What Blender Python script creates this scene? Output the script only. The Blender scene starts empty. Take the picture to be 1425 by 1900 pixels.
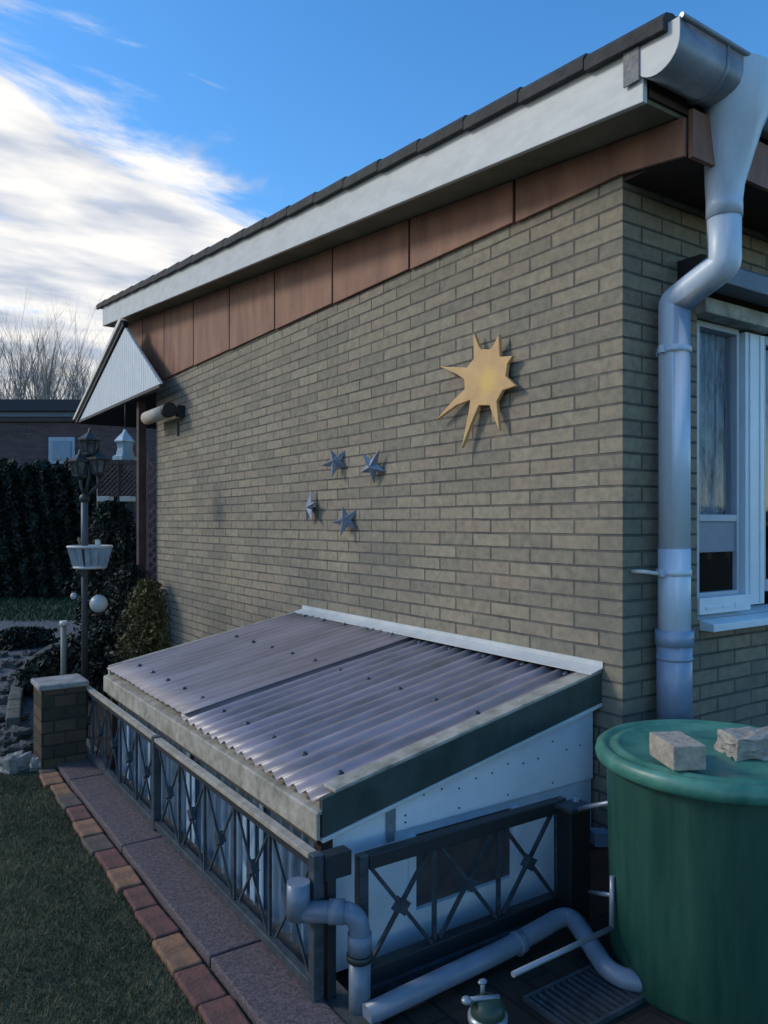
import bpy, math, random
import numpy as np
from mathutils import Vector, Matrix
random.seed(7); rng = np.random.default_rng(7)
R = math.radians
S = bpy.context.scene
COL = S.collection

# ------------------------------------------------------------------ camera
EYE = Vector((-2.368, -1.9, 1.4)); YAW = R(34.0)
FW = Vector((math.sin(YAW), math.cos(YAW), 0)); RT = Vector((math.cos(YAW), -math.sin(YAW), 0)); UP = Vector((0, 0, 1))
FPX, CX, HY = 1425.0, 712.5, 970.0
cd = bpy.data.cameras.new('camera'); cam = bpy.data.objects.new('camera', cd); COL.objects.link(cam)
cam.location = EYE; cam.rotation_euler = (R(90), 0, -YAW)
cd.sensor_fit = 'HORIZONTAL'; cd.sensor_width = 36; cd.lens = 36; cd.shift_y = 20/1425.0
cd.clip_start = 0.05; cd.clip_end = 2000
S.camera = cam

# ------------------------------------------------------------------ world and sun
SUN_AZ, SUN_EL = -50.0, 32.0
w = bpy.data.worlds.new('World'); S.world = w; w.use_nodes = True
nt = w.node_tree; nt.nodes.clear()
def N(t, kind, **kw):
    n = t.nodes.new(kind)
    for k, v in kw.items(): setattr(n, k, v)
    return n
def L(t, a, b): t.links.new(a, b)
out = N(nt, 'ShaderNodeOutputWorld')
sky = N(nt, 'ShaderNodeTexSky', sky_type='NISHITA'); sky.sun_disc = False
sky.sun_elevation = R(SUN_EL); sky.sun_rotation = R(SUN_AZ % 360); sky.air_density = 1.0; sky.dust_density = 0.3; sky.ozone_density = 2.5
hsv = N(nt, 'ShaderNodeHueSaturation'); hsv.inputs['Saturation'].default_value = 1.3; hsv.inputs['Value'].default_value = 1.0
L(nt, sky.outputs[0], hsv.inputs['Color'])
bg1 = N(nt, 'ShaderNodeBackground'); bg1.inputs[1].default_value = 0.125; L(nt, hsv.outputs[0], bg1.inputs[0])
bg2 = N(nt, 'ShaderNodeBackground'); bg2.inputs[1].default_value = 0.55
mixw = N(nt, 'ShaderNodeMixShader'); L(nt, bg1.outputs[0], mixw.inputs[1]); L(nt, bg2.outputs[0], mixw.inputs[2]); L(nt, mixw.outputs[0], out.inputs[0])
tc = N(nt, 'ShaderNodeTexCoord')
def direction(px, py): return (FW + RT*((px-CX)/FPX) + UP*((HY-py)/FPX)).normalized()
cn = direction(-20, 85).cross(direction(500, 425)).normalized()
if cn.dot(direction(60, 400)) < 0: cn = -cn
dot = N(nt, 'ShaderNodeVectorMath', operation='DOT_PRODUCT'); dot.inputs[1].default_value = cn; L(nt, tc.outputs['Generated'], dot.inputs[0])
sep = N(nt, 'ShaderNodeSeparateXYZ'); L(nt, tc.outputs['Generated'], sep.inputs[0])
zz = N(nt, 'ShaderNodeMath', operation='ADD'); zz.inputs[1].default_value = 0.22; L(nt, sep.outputs[2], zz.inputs[0])
zm = N(nt, 'ShaderNodeMath', operation='MAXIMUM'); zm.inputs[1].default_value = 0.15; L(nt, zz.outputs[0], zm.inputs[0])
dx = N(nt, 'ShaderNodeMath', operation='DIVIDE'); L(nt, sep.outputs[0], dx.inputs[0]); L(nt, zm.outputs[0], dx.inputs[1])
dy = N(nt, 'ShaderNodeMath', operation='DIVIDE'); L(nt, sep.outputs[1], dy.inputs[0]); L(nt, zm.outputs[0], dy.inputs[1])
cmb = N(nt, 'ShaderNodeCombineXYZ'); L(nt, dx.outputs[0], cmb.inputs[0]); L(nt, dy.outputs[0], cmb.inputs[1])
mp = N(nt, 'ShaderNodeMapping'); mp.inputs['Rotation'].default_value = (0, 0, R(35)); mp.inputs['Scale'].default_value = (1.1, 2.6, 1); L(nt, cmb.outputs[0], mp.inputs[0])
n1 = N(nt, 'ShaderNodeTexNoise'); n1.inputs['Scale'].default_value = 1.6; n1.inputs['Detail'].default_value = 9; n1.inputs['Roughness'].default_value = 0.6; n1.inputs['Distortion'].default_value = 0.5
L(nt, mp.outputs[0], n1.inputs['Vector'])
# density = dot*a + (noise-.5)*b + c
m1 = N(nt, 'ShaderNodeMath', operation='MULTIPLY'); m1.inputs[1].default_value = 5.5; L(nt, dot.outputs['Value'], m1.inputs[0])
m1c = N(nt, 'ShaderNodeMath', operation='MINIMUM'); m1c.inputs[1].default_value = 0.62; L(nt, m1.outputs[0], m1c.inputs[0])
m2 = N(nt, 'ShaderNodeMath', operation='MULTIPLY_ADD'); m2.inputs[1].default_value = 3.6; m2.inputs[2].default_value = -1.48; L(nt, n1.outputs['Fac'], m2.inputs[0])
m3 = N(nt, 'ShaderNodeMath', operation='ADD'); L(nt, m1c.outputs[0], m3.inputs[0]); L(nt, m2.outputs[0], m3.inputs[1])
mr = N(nt, 'ShaderNodeMapRange', interpolation_type='SMOOTHSTEP'); mr.inputs['From Min'].default_value = 0.0; mr.inputs['From Max'].default_value = 0.6
L(nt, m3.outputs[0], mr.inputs['Value'])
L(nt, mr.outputs[0], mixw.inputs[0])
n2 = N(nt, 'ShaderNodeTexNoise'); n2.inputs['Scale'].default_value = 3.2; n2.inputs['Detail'].default_value = 6; L(nt, mp.outputs[0], n2.inputs['Vector'])
cr = N(nt, 'ShaderNodeValToRGB'); cr.color_ramp.elements[0].position = 0.36; cr.color_ramp.elements[0].color = (.50, .56, .68, 1)
cr.color_ramp.elements[1].position = 0.60; cr.color_ramp.elements[1].color = (.98, .96, .93, 1)
L(nt, n2.outputs['Fac'], cr.inputs[0]); L(nt, cr.outputs[0], bg2.inputs[0])

sl = bpy.data.lights.new('sun', 'SUN'); sl.energy = 0.8; sl.angle = R(12); sl.color = (1, .93, .82)
so = bpy.data.objects.new('sun', sl); COL.objects.link(so)
sd = Vector((math.sin(R(SUN_AZ))*math.cos(R(SUN_EL)), math.cos(R(SUN_AZ))*math.cos(R(SUN_EL)), math.sin(R(SUN_EL))))
so.rotation_euler = sd.to_track_quat('Z', 'Y').to_euler()
S.view_settings.view_transform = 'Standard'; S.view_settings.look = 'None'; S.view_settings.gamma = 1
S.view_settings.exposure = 0.95
S.render.engine = 'CYCLES'

# ------------------------------------------------------------------ pixel -> point on a known real surface / at a known depth (metres)
def ray(px, py): return FW + RT*((px-CX)/FPX) + UP*((HY-py)/FPX)
def on(ax, val, px, py):
    d = ray(px, py); k = (val-EYE[ax])/d[ax]; return EYE + d*k
def dep(px, py, z): return EYE + ray(px, py)*z

# ------------------------------------------------------------------ materials
MATS = {}
def mat(name, col, rough=.6, metal=0, var=.12, scale=8, bump=.0, bscale=60, col2=None, spec=.5, stretch=(1, 1, 1), trans=0, alpha=1, lo=.35, hi=.65):
    if name in MATS: return MATS[name]
    m = bpy.data.materials.new(name); m.use_nodes = True; t = m.node_tree
    b = t.nodes['Principled BSDF']; b.inputs['Roughness'].default_value = rough; b.inputs['Metallic'].default_value = metal
    b.inputs['Specular IOR Level'].default_value = spec
    b.inputs['Transmission Weight'].default_value = trans; b.inputs['Alpha'].default_value = alpha
    g = N(t, 'ShaderNodeTexCoord'); mpn = N(t, 'ShaderNodeMapping'); mpn.inputs['Scale'].default_value = stretch; L(t, g.outputs['Object'], mpn.inputs[0])
    n = N(t, 'ShaderNodeTexNoise'); n.inputs['Scale'].default_value = scale; n.inputs['Detail'].default_value = 8; n.inputs['Roughness'].default_value = .65; L(t, mpn.outputs[0], n.inputs['Vector'])
    r = N(t, 'ShaderNodeValToRGB'); r.color_ramp.elements[0].position = lo; r.color_ramp.elements[1].position = hi
    if col2 is None:
        c1 = [c*(1-var) for c in col]; c2 = [min(1, c*(1+var)) for c in col]
    else: c1, c2 = col2, col
    r.color_ramp.elements[0].color = (*c1, 1); r.color_ramp.elements[1].color = (*c2, 1)
    L(t, n.outputs['Fac'], r.inputs[0]); L(t, r.outputs[0], b.inputs['Base Color'])
    if bump:
        nb = N(t, 'ShaderNodeTexNoise'); nb.inputs['Scale'].default_value = bscale; nb.inputs['Detail'].default_value = 5; L(t, mpn.outputs[0], nb.inputs['Vector'])
        bp = N(t, 'ShaderNodeBump'); bp.inputs['Strength'].default_value = bump; bp.inputs['Distance'].default_value = .01
        L(t, nb.outputs['Fac'], bp.inputs['Height']); L(t, bp.outputs[0], b.inputs['Normal'])
    MATS[name] = m; return m

def brick_mat(name, axis, c1, c2, mortar, bw=.25, rh=.0625, ms=.0055, off=(0, 0), dirt=(.10, .12, .11), dirt_amt=.5):
    m = bpy.data.materials.new(name); m.use_nodes = True; t = m.node_tree
    b = t.nodes['Principled BSDF']; b.inputs['Roughness'].default_value = .9; b.inputs['Specular IOR Level'].default_value = .2
    g = N(t, 'ShaderNodeTexCoord'); s = N(t, 'ShaderNodeSeparateXYZ'); L(t, g.outputs['Object'], s.inputs[0])
    c = N(t, 'ShaderNodeCombineXYZ'); L(t, s.outputs[axis], c.inputs[0]); L(t, s.outputs[2], c.inputs[1])
    # slight wander so that courses are not ruler-straight
    wn = N(t, 'ShaderNodeTexNoise'); wn.inputs['Scale'].default_value = 6; wn.inputs['Detail'].default_value = 3; L(t, c.outputs[0], wn.inputs['Vector'])
    wv = N(t, 'ShaderNodeVectorMath', operation='MULTIPLY_ADD'); wv.inputs[1].default_value = (.005, .005, 0)
    L(t, wn.outputs['Color'], wv.inputs[0])
    ad = N(t, 'ShaderNodeVectorMath', operation='ADD'); ad.inputs[1].default_value = (off[0]+10, off[1]+10, 0); L(t, c.outputs[0], ad.inputs[0]); L(t, ad.outputs[0], wv.inputs[2])
    br = N(t, 'ShaderNodeTexBrick'); br.offset = .5; br.squash = 1
    for k, v in (('Scale', 1), ('Brick Width', bw), ('Row Height', rh), ('Mortar Size', ms), ('Mortar Smooth', .35), ('Bias', 0.0)): br.inputs[k].default_value = v
    br.inputs['Color1'].default_value = (0, 0, 0, 1); br.inputs['Color2'].default_value = (1, 1, 1, 1); br.inputs['Mortar'].default_value = (.5, .5, .5, 1)
    L(t, wv.outputs[0], br.inputs['Vector'])
    rr_ = N(t, 'ShaderNodeValToRGB'); e_ = rr_.color_ramp.elements; e_[0].position = 0; e_[0].color = (c2[0]*.95, c2[1]*.96, c2[2]*.98, 1); e_[1].position = 1; e_[1].color = (c1[0]*1.05, c1[1]*1.05, c1[2]*1.05, 1)
    q_ = e_.new(.3); q_.color = (*c2, 1); q_ = e_.new(.5); q_.color = (c1[0]*.99, c1[1]*.94, c1[2]*.95, 1); q_ = e_.new(.75); q_.color = (*c1, 1)
    L(t, br.outputs['Color'], rr_.inputs[0])
    mn = N(t, 'ShaderNodeTexNoise'); mn.inputs['Scale'].default_value = 4; mn.inputs['Detail'].default_value = 6; L(t, c.outputs[0], mn.inputs['Vector'])
    mrp = N(t, 'ShaderNodeValToRGB'); mrp.color_ramp.elements[0].position = .35; mrp.color_ramp.elements[0].color = (mortar[0]*.75, mortar[1]*.78, mortar[2]*.8, 1); mrp.color_ramp.elements[1].position = .65; mrp.color_ramp.elements[1].color = (mortar[0]*1.4, mortar[1]*1.36, mortar[2]*1.3, 1)
    L(t, mn.outputs['Fac'], mrp.inputs[0])
    bx_ = N(t, 'ShaderNodeMix', data_type='RGBA'); L(t, br.outputs['Fac'], bx_.inputs[0]); L(t, rr_.outputs[0], bx_.inputs[6]); L(t, mrp.outputs[0], bx_.inputs[7])
    # mottling
    n = N(t, 'ShaderNodeTexNoise'); n.inputs['Scale'].default_value = 22; n.inputs['Detail'].default_value = 9; n.inputs['Roughness'].default_value = .7; L(t, c.outputs[0], n.inputs['Vector'])
    r = N(t, 'ShaderNodeValToRGB'); r.color_ramp.elements[0].position = .3; r.color_ramp.elements[0].color = (.62, .64, .66, 1); r.color_ramp.elements[1].position = .7; r.color_ramp.elements[1].color = (1.12, 1.08, 1.02, 1)
    L(t, n.outputs['Fac'], r.inputs[0])
    mx = N(t, 'ShaderNodeMix', data_type='RGBA', blend_type='MULTIPLY'); mx.inputs[0].default_value = 1; L(t, bx_.outputs[2], mx.inputs[6]); L(t, r.outputs[0], mx.inputs[7])
    # algae and damp: large patches
    n3 = N(t, 'ShaderNodeTexNoise'); n3.inputs['Scale'].default_value = 1.3; n3.inputs['Detail'].default_value = 7; L(t, c.outputs[0], n3.inputs['Vector'])
    zr = N(t, 'ShaderNodeMapRange'); zr.inputs['From Min'].default_value = 2.3; zr.inputs['From Max'].default_value = .2; zr.inputs['To Min'].default_value = -.12; zr.inputs['To Max'].default_value = .22
    L(t, s.outputs[2], zr.inputs['Value'])
    sm = N(t, 'ShaderNodeMath', operation='ADD'); L(t, n3.outputs['Fac'], sm.inputs[0]); L(t, zr.outputs[0], sm.inputs[1])
    dr = N(t, 'ShaderNodeMapRange', interpolation_type='SMOOTHSTEP'); dr.inputs['From Min'].default_value = .46; dr.inputs['From Max'].default_value = .78; dr.inputs['To Max'].default_value = dirt_amt; L(t, sm.outputs[0], dr.inputs['Value'])
    md = N(t, 'ShaderNodeMix', data_type='RGBA'); L(t, dr.outputs[0], md.inputs[0]); L(t, mx.outputs[2], md.inputs[6]); md.inputs[7].default_value = (*dirt, 1)
    L(t, md.outputs[2], b.inputs['Base Color'])
    inv = N(t, 'ShaderNodeMath', operation='MULTIPLY_ADD'); inv.inputs[1].default_value = -1; inv.inputs[2].default_value = 1; L(t, br.outputs['Fac'], inv.inputs[0])
    nh = N(t, 'ShaderNodeMath', operation='MULTIPLY_ADD'); nh.inputs[1].default_value = .28; L(t, n.outputs['Fac'], nh.inputs[0]); L(t, inv.outputs[0], nh.inputs[2])
    bp = N(t, 'ShaderNodeBump'); bp.inputs['Strength'].default_value = .9; bp.inputs['Distance'].default_value = .006; L(t, nh.outputs[0], bp.inputs['Height']); L(t, bp.outputs[0], b.inputs['Normal'])
    MATS[name] = m; return m

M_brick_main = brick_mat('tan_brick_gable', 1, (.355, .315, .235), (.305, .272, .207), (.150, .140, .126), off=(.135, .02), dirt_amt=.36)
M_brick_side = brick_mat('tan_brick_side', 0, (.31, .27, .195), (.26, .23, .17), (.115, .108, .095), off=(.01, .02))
M_white = mat('white_paint', (.60, .62, .60), .5, var=.07, scale=5, bump=.08, col2=(.46, .49, .48), stretch=(1,1.2,3), lo=.25, hi=.58)
M_panelwhite = mat('white_plastic', (.78, .84, .90), .35, var=.05, scale=4, bump=.04, col2=(.60, .68, .76), lo=.25, hi=.55)
M_soffit = mat('soffit_boards', (.24, .23, .17), .8, scale=3, col2=(.14, .145, .09), bump=.1)
M_brown = mat('brown_cladding', (.33, .165, .095), .65, scale=7, stretch=(1, 1, .25), col2=(.20, .088, .058), bump=.1)
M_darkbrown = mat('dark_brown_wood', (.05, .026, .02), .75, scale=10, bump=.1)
M_tile = mat('roof_tile', (.055, .055, .05), .8, scale=14, col2=(.025, .027, .025), bump=.5, bscale=40)
M_zinc = mat('painted_zinc', (.58, .69, .79), .36, metal=.0, scale=9, stretch=(1, 1, .12), col2=(.36, .46, .57), bump=.10, lo=.25, hi=.55)
M_zincdark = mat('weathered_zinc', (.30, .35, .40), .35, metal=.3, scale=9, col2=(.20, .24, .28))
M_galv = mat('galvanised_steel', (.085, .11, .13), .45, metal=.35, scale=25, col2=(.04, .055, .065), bump=.1)
M_blackmetal = mat('black_iron', (.022, .028, .032), .5, scale=30, bump=.1)
M_skylit_top = mat('weathered_skylit_top', (.46, .42, .34), .6, scale=18, col2=(.27, .24, .19), bump=.15)  # pale tone stands in for sky light on the metal rail
M_cream = mat('cream_trim', (.44, .41, .34), .6, scale=12, col2=(.18, .175, .13), bump=.2, lo=.32, hi=.62)
M_green_dk = mat('dark_green_fascia', (.035, .055, .05), .5, scale=8, var=.3, bump=.1)
M_pipe = mat('grey_drainpipe', (.15, .195, .25), .38, scale=8, var=.15, bump=.04)
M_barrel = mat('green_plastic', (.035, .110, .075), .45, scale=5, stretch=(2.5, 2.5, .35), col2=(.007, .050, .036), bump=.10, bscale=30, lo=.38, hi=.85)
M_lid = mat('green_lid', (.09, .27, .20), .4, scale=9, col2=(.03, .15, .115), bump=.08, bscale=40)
M_gold = mat('ochre_paint', (.70, .45, .19), .6, scale=10, col2=(.60, .36, .15), bump=.15)
M_tin = mat('blue_grey_tin', (.20, .24, .30), .4, metal=.5, scale=20, var=.25)
M_stone = mat('pale_stone', (.42, .38, .31), .9, scale=25, col2=(.24, .22, .19), bump=.6, bscale=50)
M_conc = mat('concrete', (.34, .33, .31), .9, scale=30, col2=(.22, .215, .21), bump=.5, bscale=80)
M_granite = mat('pink_granite', (.155, .118, .122), .85, scale=110, col2=(.060, .048, .052), bump=.25, bscale=200, lo=.4, hi=.62)
M_earth = mat('earth', (.04, .035, .028), .95, scale=6, var=.4, bump=.8, bscale=30)
M_gravel = mat('gravel', (.15, .155, .16), .9, scale=24, col2=(.045, .05, .05), bump=1, bscale=60, lo=.42, hi=.6)
M_leafdk = mat('dark_leaf', (.010, .017, .009), .7, scale=4, var=.5)
M_leafbr = mat('bronze_leaf', (.13, .105, .028), .7, scale=6, col2=(.035, .036, .010))
M_bark = mat('pale_bark', (.24, .215, .19), .9, scale=8, var=.3)
M_darkbox = mat('black_plastic', (.012, .013, .014), .5, var=.2)
M_frost = mat('frosted_white', (.62, .62, .56), .4, var=.08)
M_backdrop = mat('painted_reflection', (.42, .50, .55), .9, scale=18, stretch=(6, 1, .5), col2=(.12, .15, .18))  # pale and dark streaks stand in for reflections in the pane

def glass_mat(name, tint, rough=.05, mix=.35):
    m = bpy.data.materials.new(name); m.use_nodes = True; t = m.node_tree; t.nodes.clear()
    o = N(t, 'ShaderNodeOutputMaterial'); tr = N(t, 'ShaderNodeBsdfTransparent'); tr.inputs[0].default_value = (*tint, 1)
    gl = N(t, 'ShaderNodeBsdfGlossy'); gl.inputs['Roughness'].default_value = rough
    fr = N(t, 'ShaderNodeFresnel'); ge = N(t, 'ShaderNodeNewGeometry'); io = N(t, 'ShaderNodeMapRange'); io.inputs['To Min'].default_value = 1.5; io.inputs['To Max'].default_value = 1/1.5; L(t, ge.outputs['Backfacing'], io.inputs['Value']); L(t, io.outputs[0], fr.inputs[0])
    a = N(t, 'ShaderNodeMath', operation='ADD'); a.inputs[1].default_value = mix; L(t, fr.outputs[0], a.inputs[0])
    mx = N(t, 'ShaderNodeMixShader'); L(t, a.outputs[0], mx.inputs[0]); L(t, tr.outputs[0], mx.inputs[1]); L(t, gl.outputs[0], mx.inputs[2]); L(t, mx.outputs[0], o.inputs[0])
    return m
M_glass = glass_mat('window_glass', (.9, .93, .95), .03, -.05)
M_dglass = glass_mat('dark_glass', (.12, .14, .15), .03, .03)

def pvc_mat(name, col, col2, alpha, rough=.28, scale=7, stretch=(.4, 1.6, 1)):
    m = mat(name, col, rough, scale=scale, col2=col2, stretch=stretch, lo=.3, hi=.7, bump=.05)
    m.node_tree.nodes['Principled BSDF'].inputs['Alpha'].default_value = alpha
    return m
M_pvc = pvc_mat('smoky_pvc', (.46, .39, .43), (.20, .175, .155), .86, scale=5, rough=.33)
M_pvc2 = pvc_mat('smoky_pvc_flat', (.37, .33, .36), (.19, .165, .16), .88, rough=.38, scale=3.5)
M_poly = mat('blue_grey_pvc', (.22, .33, .44), .25, scale=9, stretch=(1, 5, .25), col2=(.05, .08, .12), lo=.35, hi=.7)

# ------------------------------------------------------------------ mesh builder
ORI = {}
class MB:
    def __init__(s): s.v = []; s.f = []; s.sm = []
    def add(s, vs, fs, smooth=False):
        n = len(s.v); s.v += [tuple(v) for v in vs]; s.f += [tuple(i+n for i in f) for f in fs]; s.sm += [smooth]*len(fs); return s
    def box(s, x0, x1, y0, y1, z0, z1):
        return s.add([(x0,y0,z0),(x1,y0,z0),(x1,y1,z0),(x0,y1,z0),(x0,y0,z1),(x1,y0,z1),(x1,y1,z1),(x0,y1,z1)],
                     [(0,3,2,1),(4,5,6,7),(0,1,5,4),(1,2,6,5),(2,3,7,6),(3,0,4,7)])
    def hexa(s, b, t):   # two quads of 4 points
        return s.add(list(b)+list(t), [(0,3,2,1),(4,5,6,7),(0,1,5,4),(1,2,6,5),(2,3,7,6),(3,0,4,7)])
    def beam(s, a, b, wd, ht, up=(0,0,1)):
        a = Vector(a); b = Vector(b); d = (b-a).normalized(); u = Vector(up)
        if abs(d.dot(u)) > .98: u = Vector((1, 0, 0))
        sx = d.cross(u).normalized()*(wd/2); uy = sx.cross(d).normalized()*(ht/2)
        return s.hexa([a-sx-uy, a+sx-uy, a+sx+uy, a-sx+uy], [b-sx-uy, b+sx-uy, b+sx+uy, b-sx+uy])
    def tube(s, pts, r, n=16, cap=True, smooth=True):
        pts = [Vector(p) for p in pts]; rs = r if isinstance(r, (list, tuple)) else [r]*len(pts)
        rings = []; prev = None
        for i, p in enumerate(pts):
            d = (pts[min(i+1, len(pts)-1)]-pts[max(i-1, 0)]).normalized()
            if prev is None:
                u = Vector((0, 0, 1)) if abs(d.z) < .9 else Vector((1, 0, 0)); a = d.cross(u).normalized()
            else: a = (prev - d*prev.dot(d)).normalized()
            prev = a; b = d.cross(a)
            rings.append([p+(a*math.cos(2*math.pi*k/n)+b*math.sin(2*math.pi*k/n))*rs[i] for k in range(n)])
        vs = [v for q in rings for v in q]; fs = []
        for i in range(len(pts)-1):
            for k in range(n): fs.append((i*n+k, i*n+(k+1) % n, (i+1)*n+(k+1) % n, (i+1)*n+k))
        s.add(vs, fs, smooth)
        if cap:
            s.add(rings[0], [tuple(range(n))[::-1]]); s.add(rings[-1], [tuple(range(n))])
        return s
    def lathe(s, prof, c, n=48, smooth=True):   # prof: (r,z)
        vs = []; fs = []; m = len(prof)
        for k in range(n):
            a = 2*math.pi*k/n
            for r, z in prof: vs.append((c[0]+r*math.cos(a), c[1]+r*math.sin(a), c[2]+z))
        for k in range(n):
            for i in range(m-1): fs.append((k*m+i, ((k+1) % n)*m+i, ((k+1) % n)*m+i+1, k*m+i+1))
        return s.add(vs, fs, smooth)
    def prism(s, poly, off):   # poly: list of 3D points, off: extrusion vector
        off = Vector(off); p = [Vector(q) for q in poly]; n = len(p)
        s.add(p+[q+off for q in p], [tuple(range(n))[::-1], tuple(range(n, 2*n))]+[(i, (i+1) % n, n+(i+1) % n, n+i) for i in range(n)])
        return s
    def ball(s, c, r, n=16, m=10, sc=(1,1,1)):
        vs = []; fs = []
        for j in range(m+1):
            th = math.pi*j/m
            for k in range(n):
                a = 2*math.pi*k/n; vs.append((c[0]+r*sc[0]*math.sin(th)*math.cos(a), c[1]+r*sc[1]*math.sin(th)*math.sin(a), c[2]+r*sc[2]*math.cos(th)))
        for j in range(m):
            for k in range(n): fs.append((j*n+k, (j+1)*n+k, (j+1)*n+(k+1) % n, j*n+(k+1) % n))
        return s.add(vs, fs, True)
    def build(s, name, m, parent=None, origin=None, bevel=0, label=None, fix=True):
        o3 = ORI.get(parent.name, Vector((0,0,0))) if parent else Vector(origin if origin is not None else (0,0,0))
        me = bpy.data.meshes.new(name); me.from_pydata([(v[0]-o3[0], v[1]-o3[1], v[2]-o3[2]) for v in s.v], [], s.f)
        me.polygons.foreach_set('use_smooth', s.sm); me.materials.append(m); me.update()
        if fix:
            import bmesh
            bm = bmesh.new(); bm.from_mesh(me); bmesh.ops.remove_doubles(bm, verts=bm.verts, dist=1e-5); bmesh.ops.recalc_face_normals(bm, faces=bm.faces)
            bm.to_mesh(me); bm.free()
        o = bpy.data.objects.new(name, me); COL.objects.link(o)
        if parent: o.parent = parent
        else: o.location = o3
        ORI[o.name] = Vector(o3)
        if bevel:
            b = o.modifiers.new('b', 'BEVEL'); b.width = bevel; b.segments = 2; b.limit_method = 'ANGLE'; b.angle_limit = R(40)
        if label: o['label'] = label
        return o
def tag(o, label=None, cat=None, group=None, kind=None):
    if label: o['label'] = label
    if cat: o['category'] = cat
    if group: o['group'] = group
    if kind: o['kind'] = kind
    return o
def thing(name, loc, label, cat, group=None):
    o = bpy.data.objects.new(name, None); COL.objects.link(o); o.location = loc; o.empty_display_size = .1
    ORI[o.name] = Vector(loc); return tag(o, label, cat, group)
def raw(name, V, F, m, parent=None, origin=(0,0,0), smooth=False):
    V = np.asarray(V, dtype=np.float32) - np.asarray(origin if parent is None else ORI[parent.name], dtype=np.float32)
    F = np.asarray(F, dtype=np.int32); k = F.shape[1]
    me = bpy.data.meshes.new(name); me.vertices.add(len(V)); me.vertices.foreach_set('co', V.ravel())
    me.loops.add(F.size); me.loops.foreach_set('vertex_index', F.ravel()); me.polygons.add(len(F))
    me.polygons.foreach_set('loop_start', np.arange(0, F.size, k, dtype=np.int32)); me.polygons.foreach_set('loop_total', np.full(len(F), k, dtype=np.int32))
    me.materials.append(m); me.update(); me.validate()
    o = bpy.data.objects.new(name, me); COL.objects.link(o)
    if parent: o.parent = parent
    else: o.location = origin
    ORI[o.name] = ORI[parent.name] if parent else Vector(origin)
    return o
def leaves(P, size, flat=.5):
    """one leaf quad per point, random orientation"""
    n = len(P); a = rng.normal(size=(n, 3)); a /= np.linalg.norm(a, axis=1)[:, None]
    b = rng.normal(size=(n, 3)); b -= a*(a*b).sum(1)[:, None]; b /= np.linalg.norm(b, axis=1)[:, None]
    s = size*rng.uniform(.6, 1.4, (n, 1)); a = a*s; b = b*s*flat
    V = np.stack([P-a, P+b*.9, P+a, P-b*.9], 1).reshape(-1, 3); F = np.arange(4*n).reshape(-1, 4); return V, F

# ================================================================== GROUND
g = MB(); g.add([(-400,-400,0),(400,-400,0),(400,400,0),(-400,400,0)], [(0,1,2,3)])
M_lawn = mat('lawn_turf', (.085, .085, .045), .95, scale=10, col2=(.014, .026, .010), bump=.9, bscale=120)
tag(g.build('ground', M_lawn), kind='structure')
# gravel garden path on the left, beyond the lawn
gp = [dep(-260,1437,1)]  # placeholder direction only
def ground(px, py, z=0.0): return on(2, z, px, py)
poly = [ground(-400,1440,.008), ground(70,1432,.008), ground(112,1405,.008), ground(150,1300,.008), ground(250,1190,.008), ground(230,1152,.008), ground(60,1150,.008), ground(-400,1160,.008)]
g = MB(); g.add(poly, [tuple(range(len(poly)))]); tag(g.build('gravel_path', M_gravel), kind='structure')
# soil / paving beside the house and under the stair cover
g = MB(); g.add([(-1.46,-3,.004),(3,-3,.004),(3,9,.004),(-1.46,9,.004)], [(0,1,2,3)])
M_pav = brick_mat('dark_paving', 1, (.075,.045,.036), (.05,.036,.032), (.02,.018,.016), bw=.2, rh=.1, dirt=(.02,.022,.018), dirt_amt=.7)
# paving lies flat: x/y mapping
pt = M_pav.node_tree
for n_ in pt.nodes:
    if n_.type == 'COMBXYZ':
        sp = [q for q in pt.nodes if q.type == 'SEPXYZ'][0]
        pt.links.new(sp.outputs[1], n_.inputs[0]); pt.links.new(sp.outputs[0], n_.inputs[1])
tag(g.build('paving', M_pav), kind='structure')
# granite kerb slabs
g = MB(); y = -1.6
while y < 2.9:
    y1 = y+1.0 if y < 2.3 else 3.05; g.box(-1.475, -1.285, y+.004, y1-.004, 0, .04+.002*random.random()); y = y1
tag(g.build('kerb', M_granite, bevel=.006), kind='structure')
g = MB(); g.box(-1.285, -1.2, -.4, 3.2, 0, .03); tag(g.build('concrete_footing', mat('footing_concrete', (.10,.10,.10), .95, scale=12, col2=(.05,.055,.05), bump=.5)), kind='structure')

# edging bricks
M_eb = [mat('edging_orange', (.33,.165,.085), .9, scale=14, col2=(.14,.085,.055), bump=.4), mat('edging_red', (.19,.078,.06), .9, scale=14, col2=(.09,.05,.042), bump=.4),
        mat('edging_brown', (.14,.10,.075), .9, scale=14, col2=(.07,.06,.05), bump=.4)]
seq = [1,1,0,1,1,0,1,2,0,1,2,0,0,2,1]
lbl = ['pale orange edging brick beside the lawn', 'dark red edging brick beside the lawn', 'dull brown edging brick beside the lawn']
y = .02
for k in seq:
    ln = random.uniform(.185, .225); b = MB(); x0 = -1.578+random.uniform(-.010,.012); dz = random.uniform(-.004,.006)
    b.box(x0, -1.487, y+.004, y+ln-.004, -.03, .022+dz)
    o = b.build('edging_brick', M_eb[k], origin=(-1.53, y+ln/2, 0), bevel=.008); o.rotation_euler.z = R(random.uniform(-2.5,2.5))
    eb_n = globals().get('eb_n', 0)+1; tag(o, lbl[k]+', %s from the near end' % (['first','second','third','fourth','fifth','sixth','seventh','eighth','ninth','tenth','eleventh','twelfth','thirteenth','fourteenth','fifteenth','sixteenth','seventeenth','eighteenth','nineteenth','twentieth'][eb_n-1]), 'brick', 'edging bricks along the lawn'); y += ln

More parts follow.
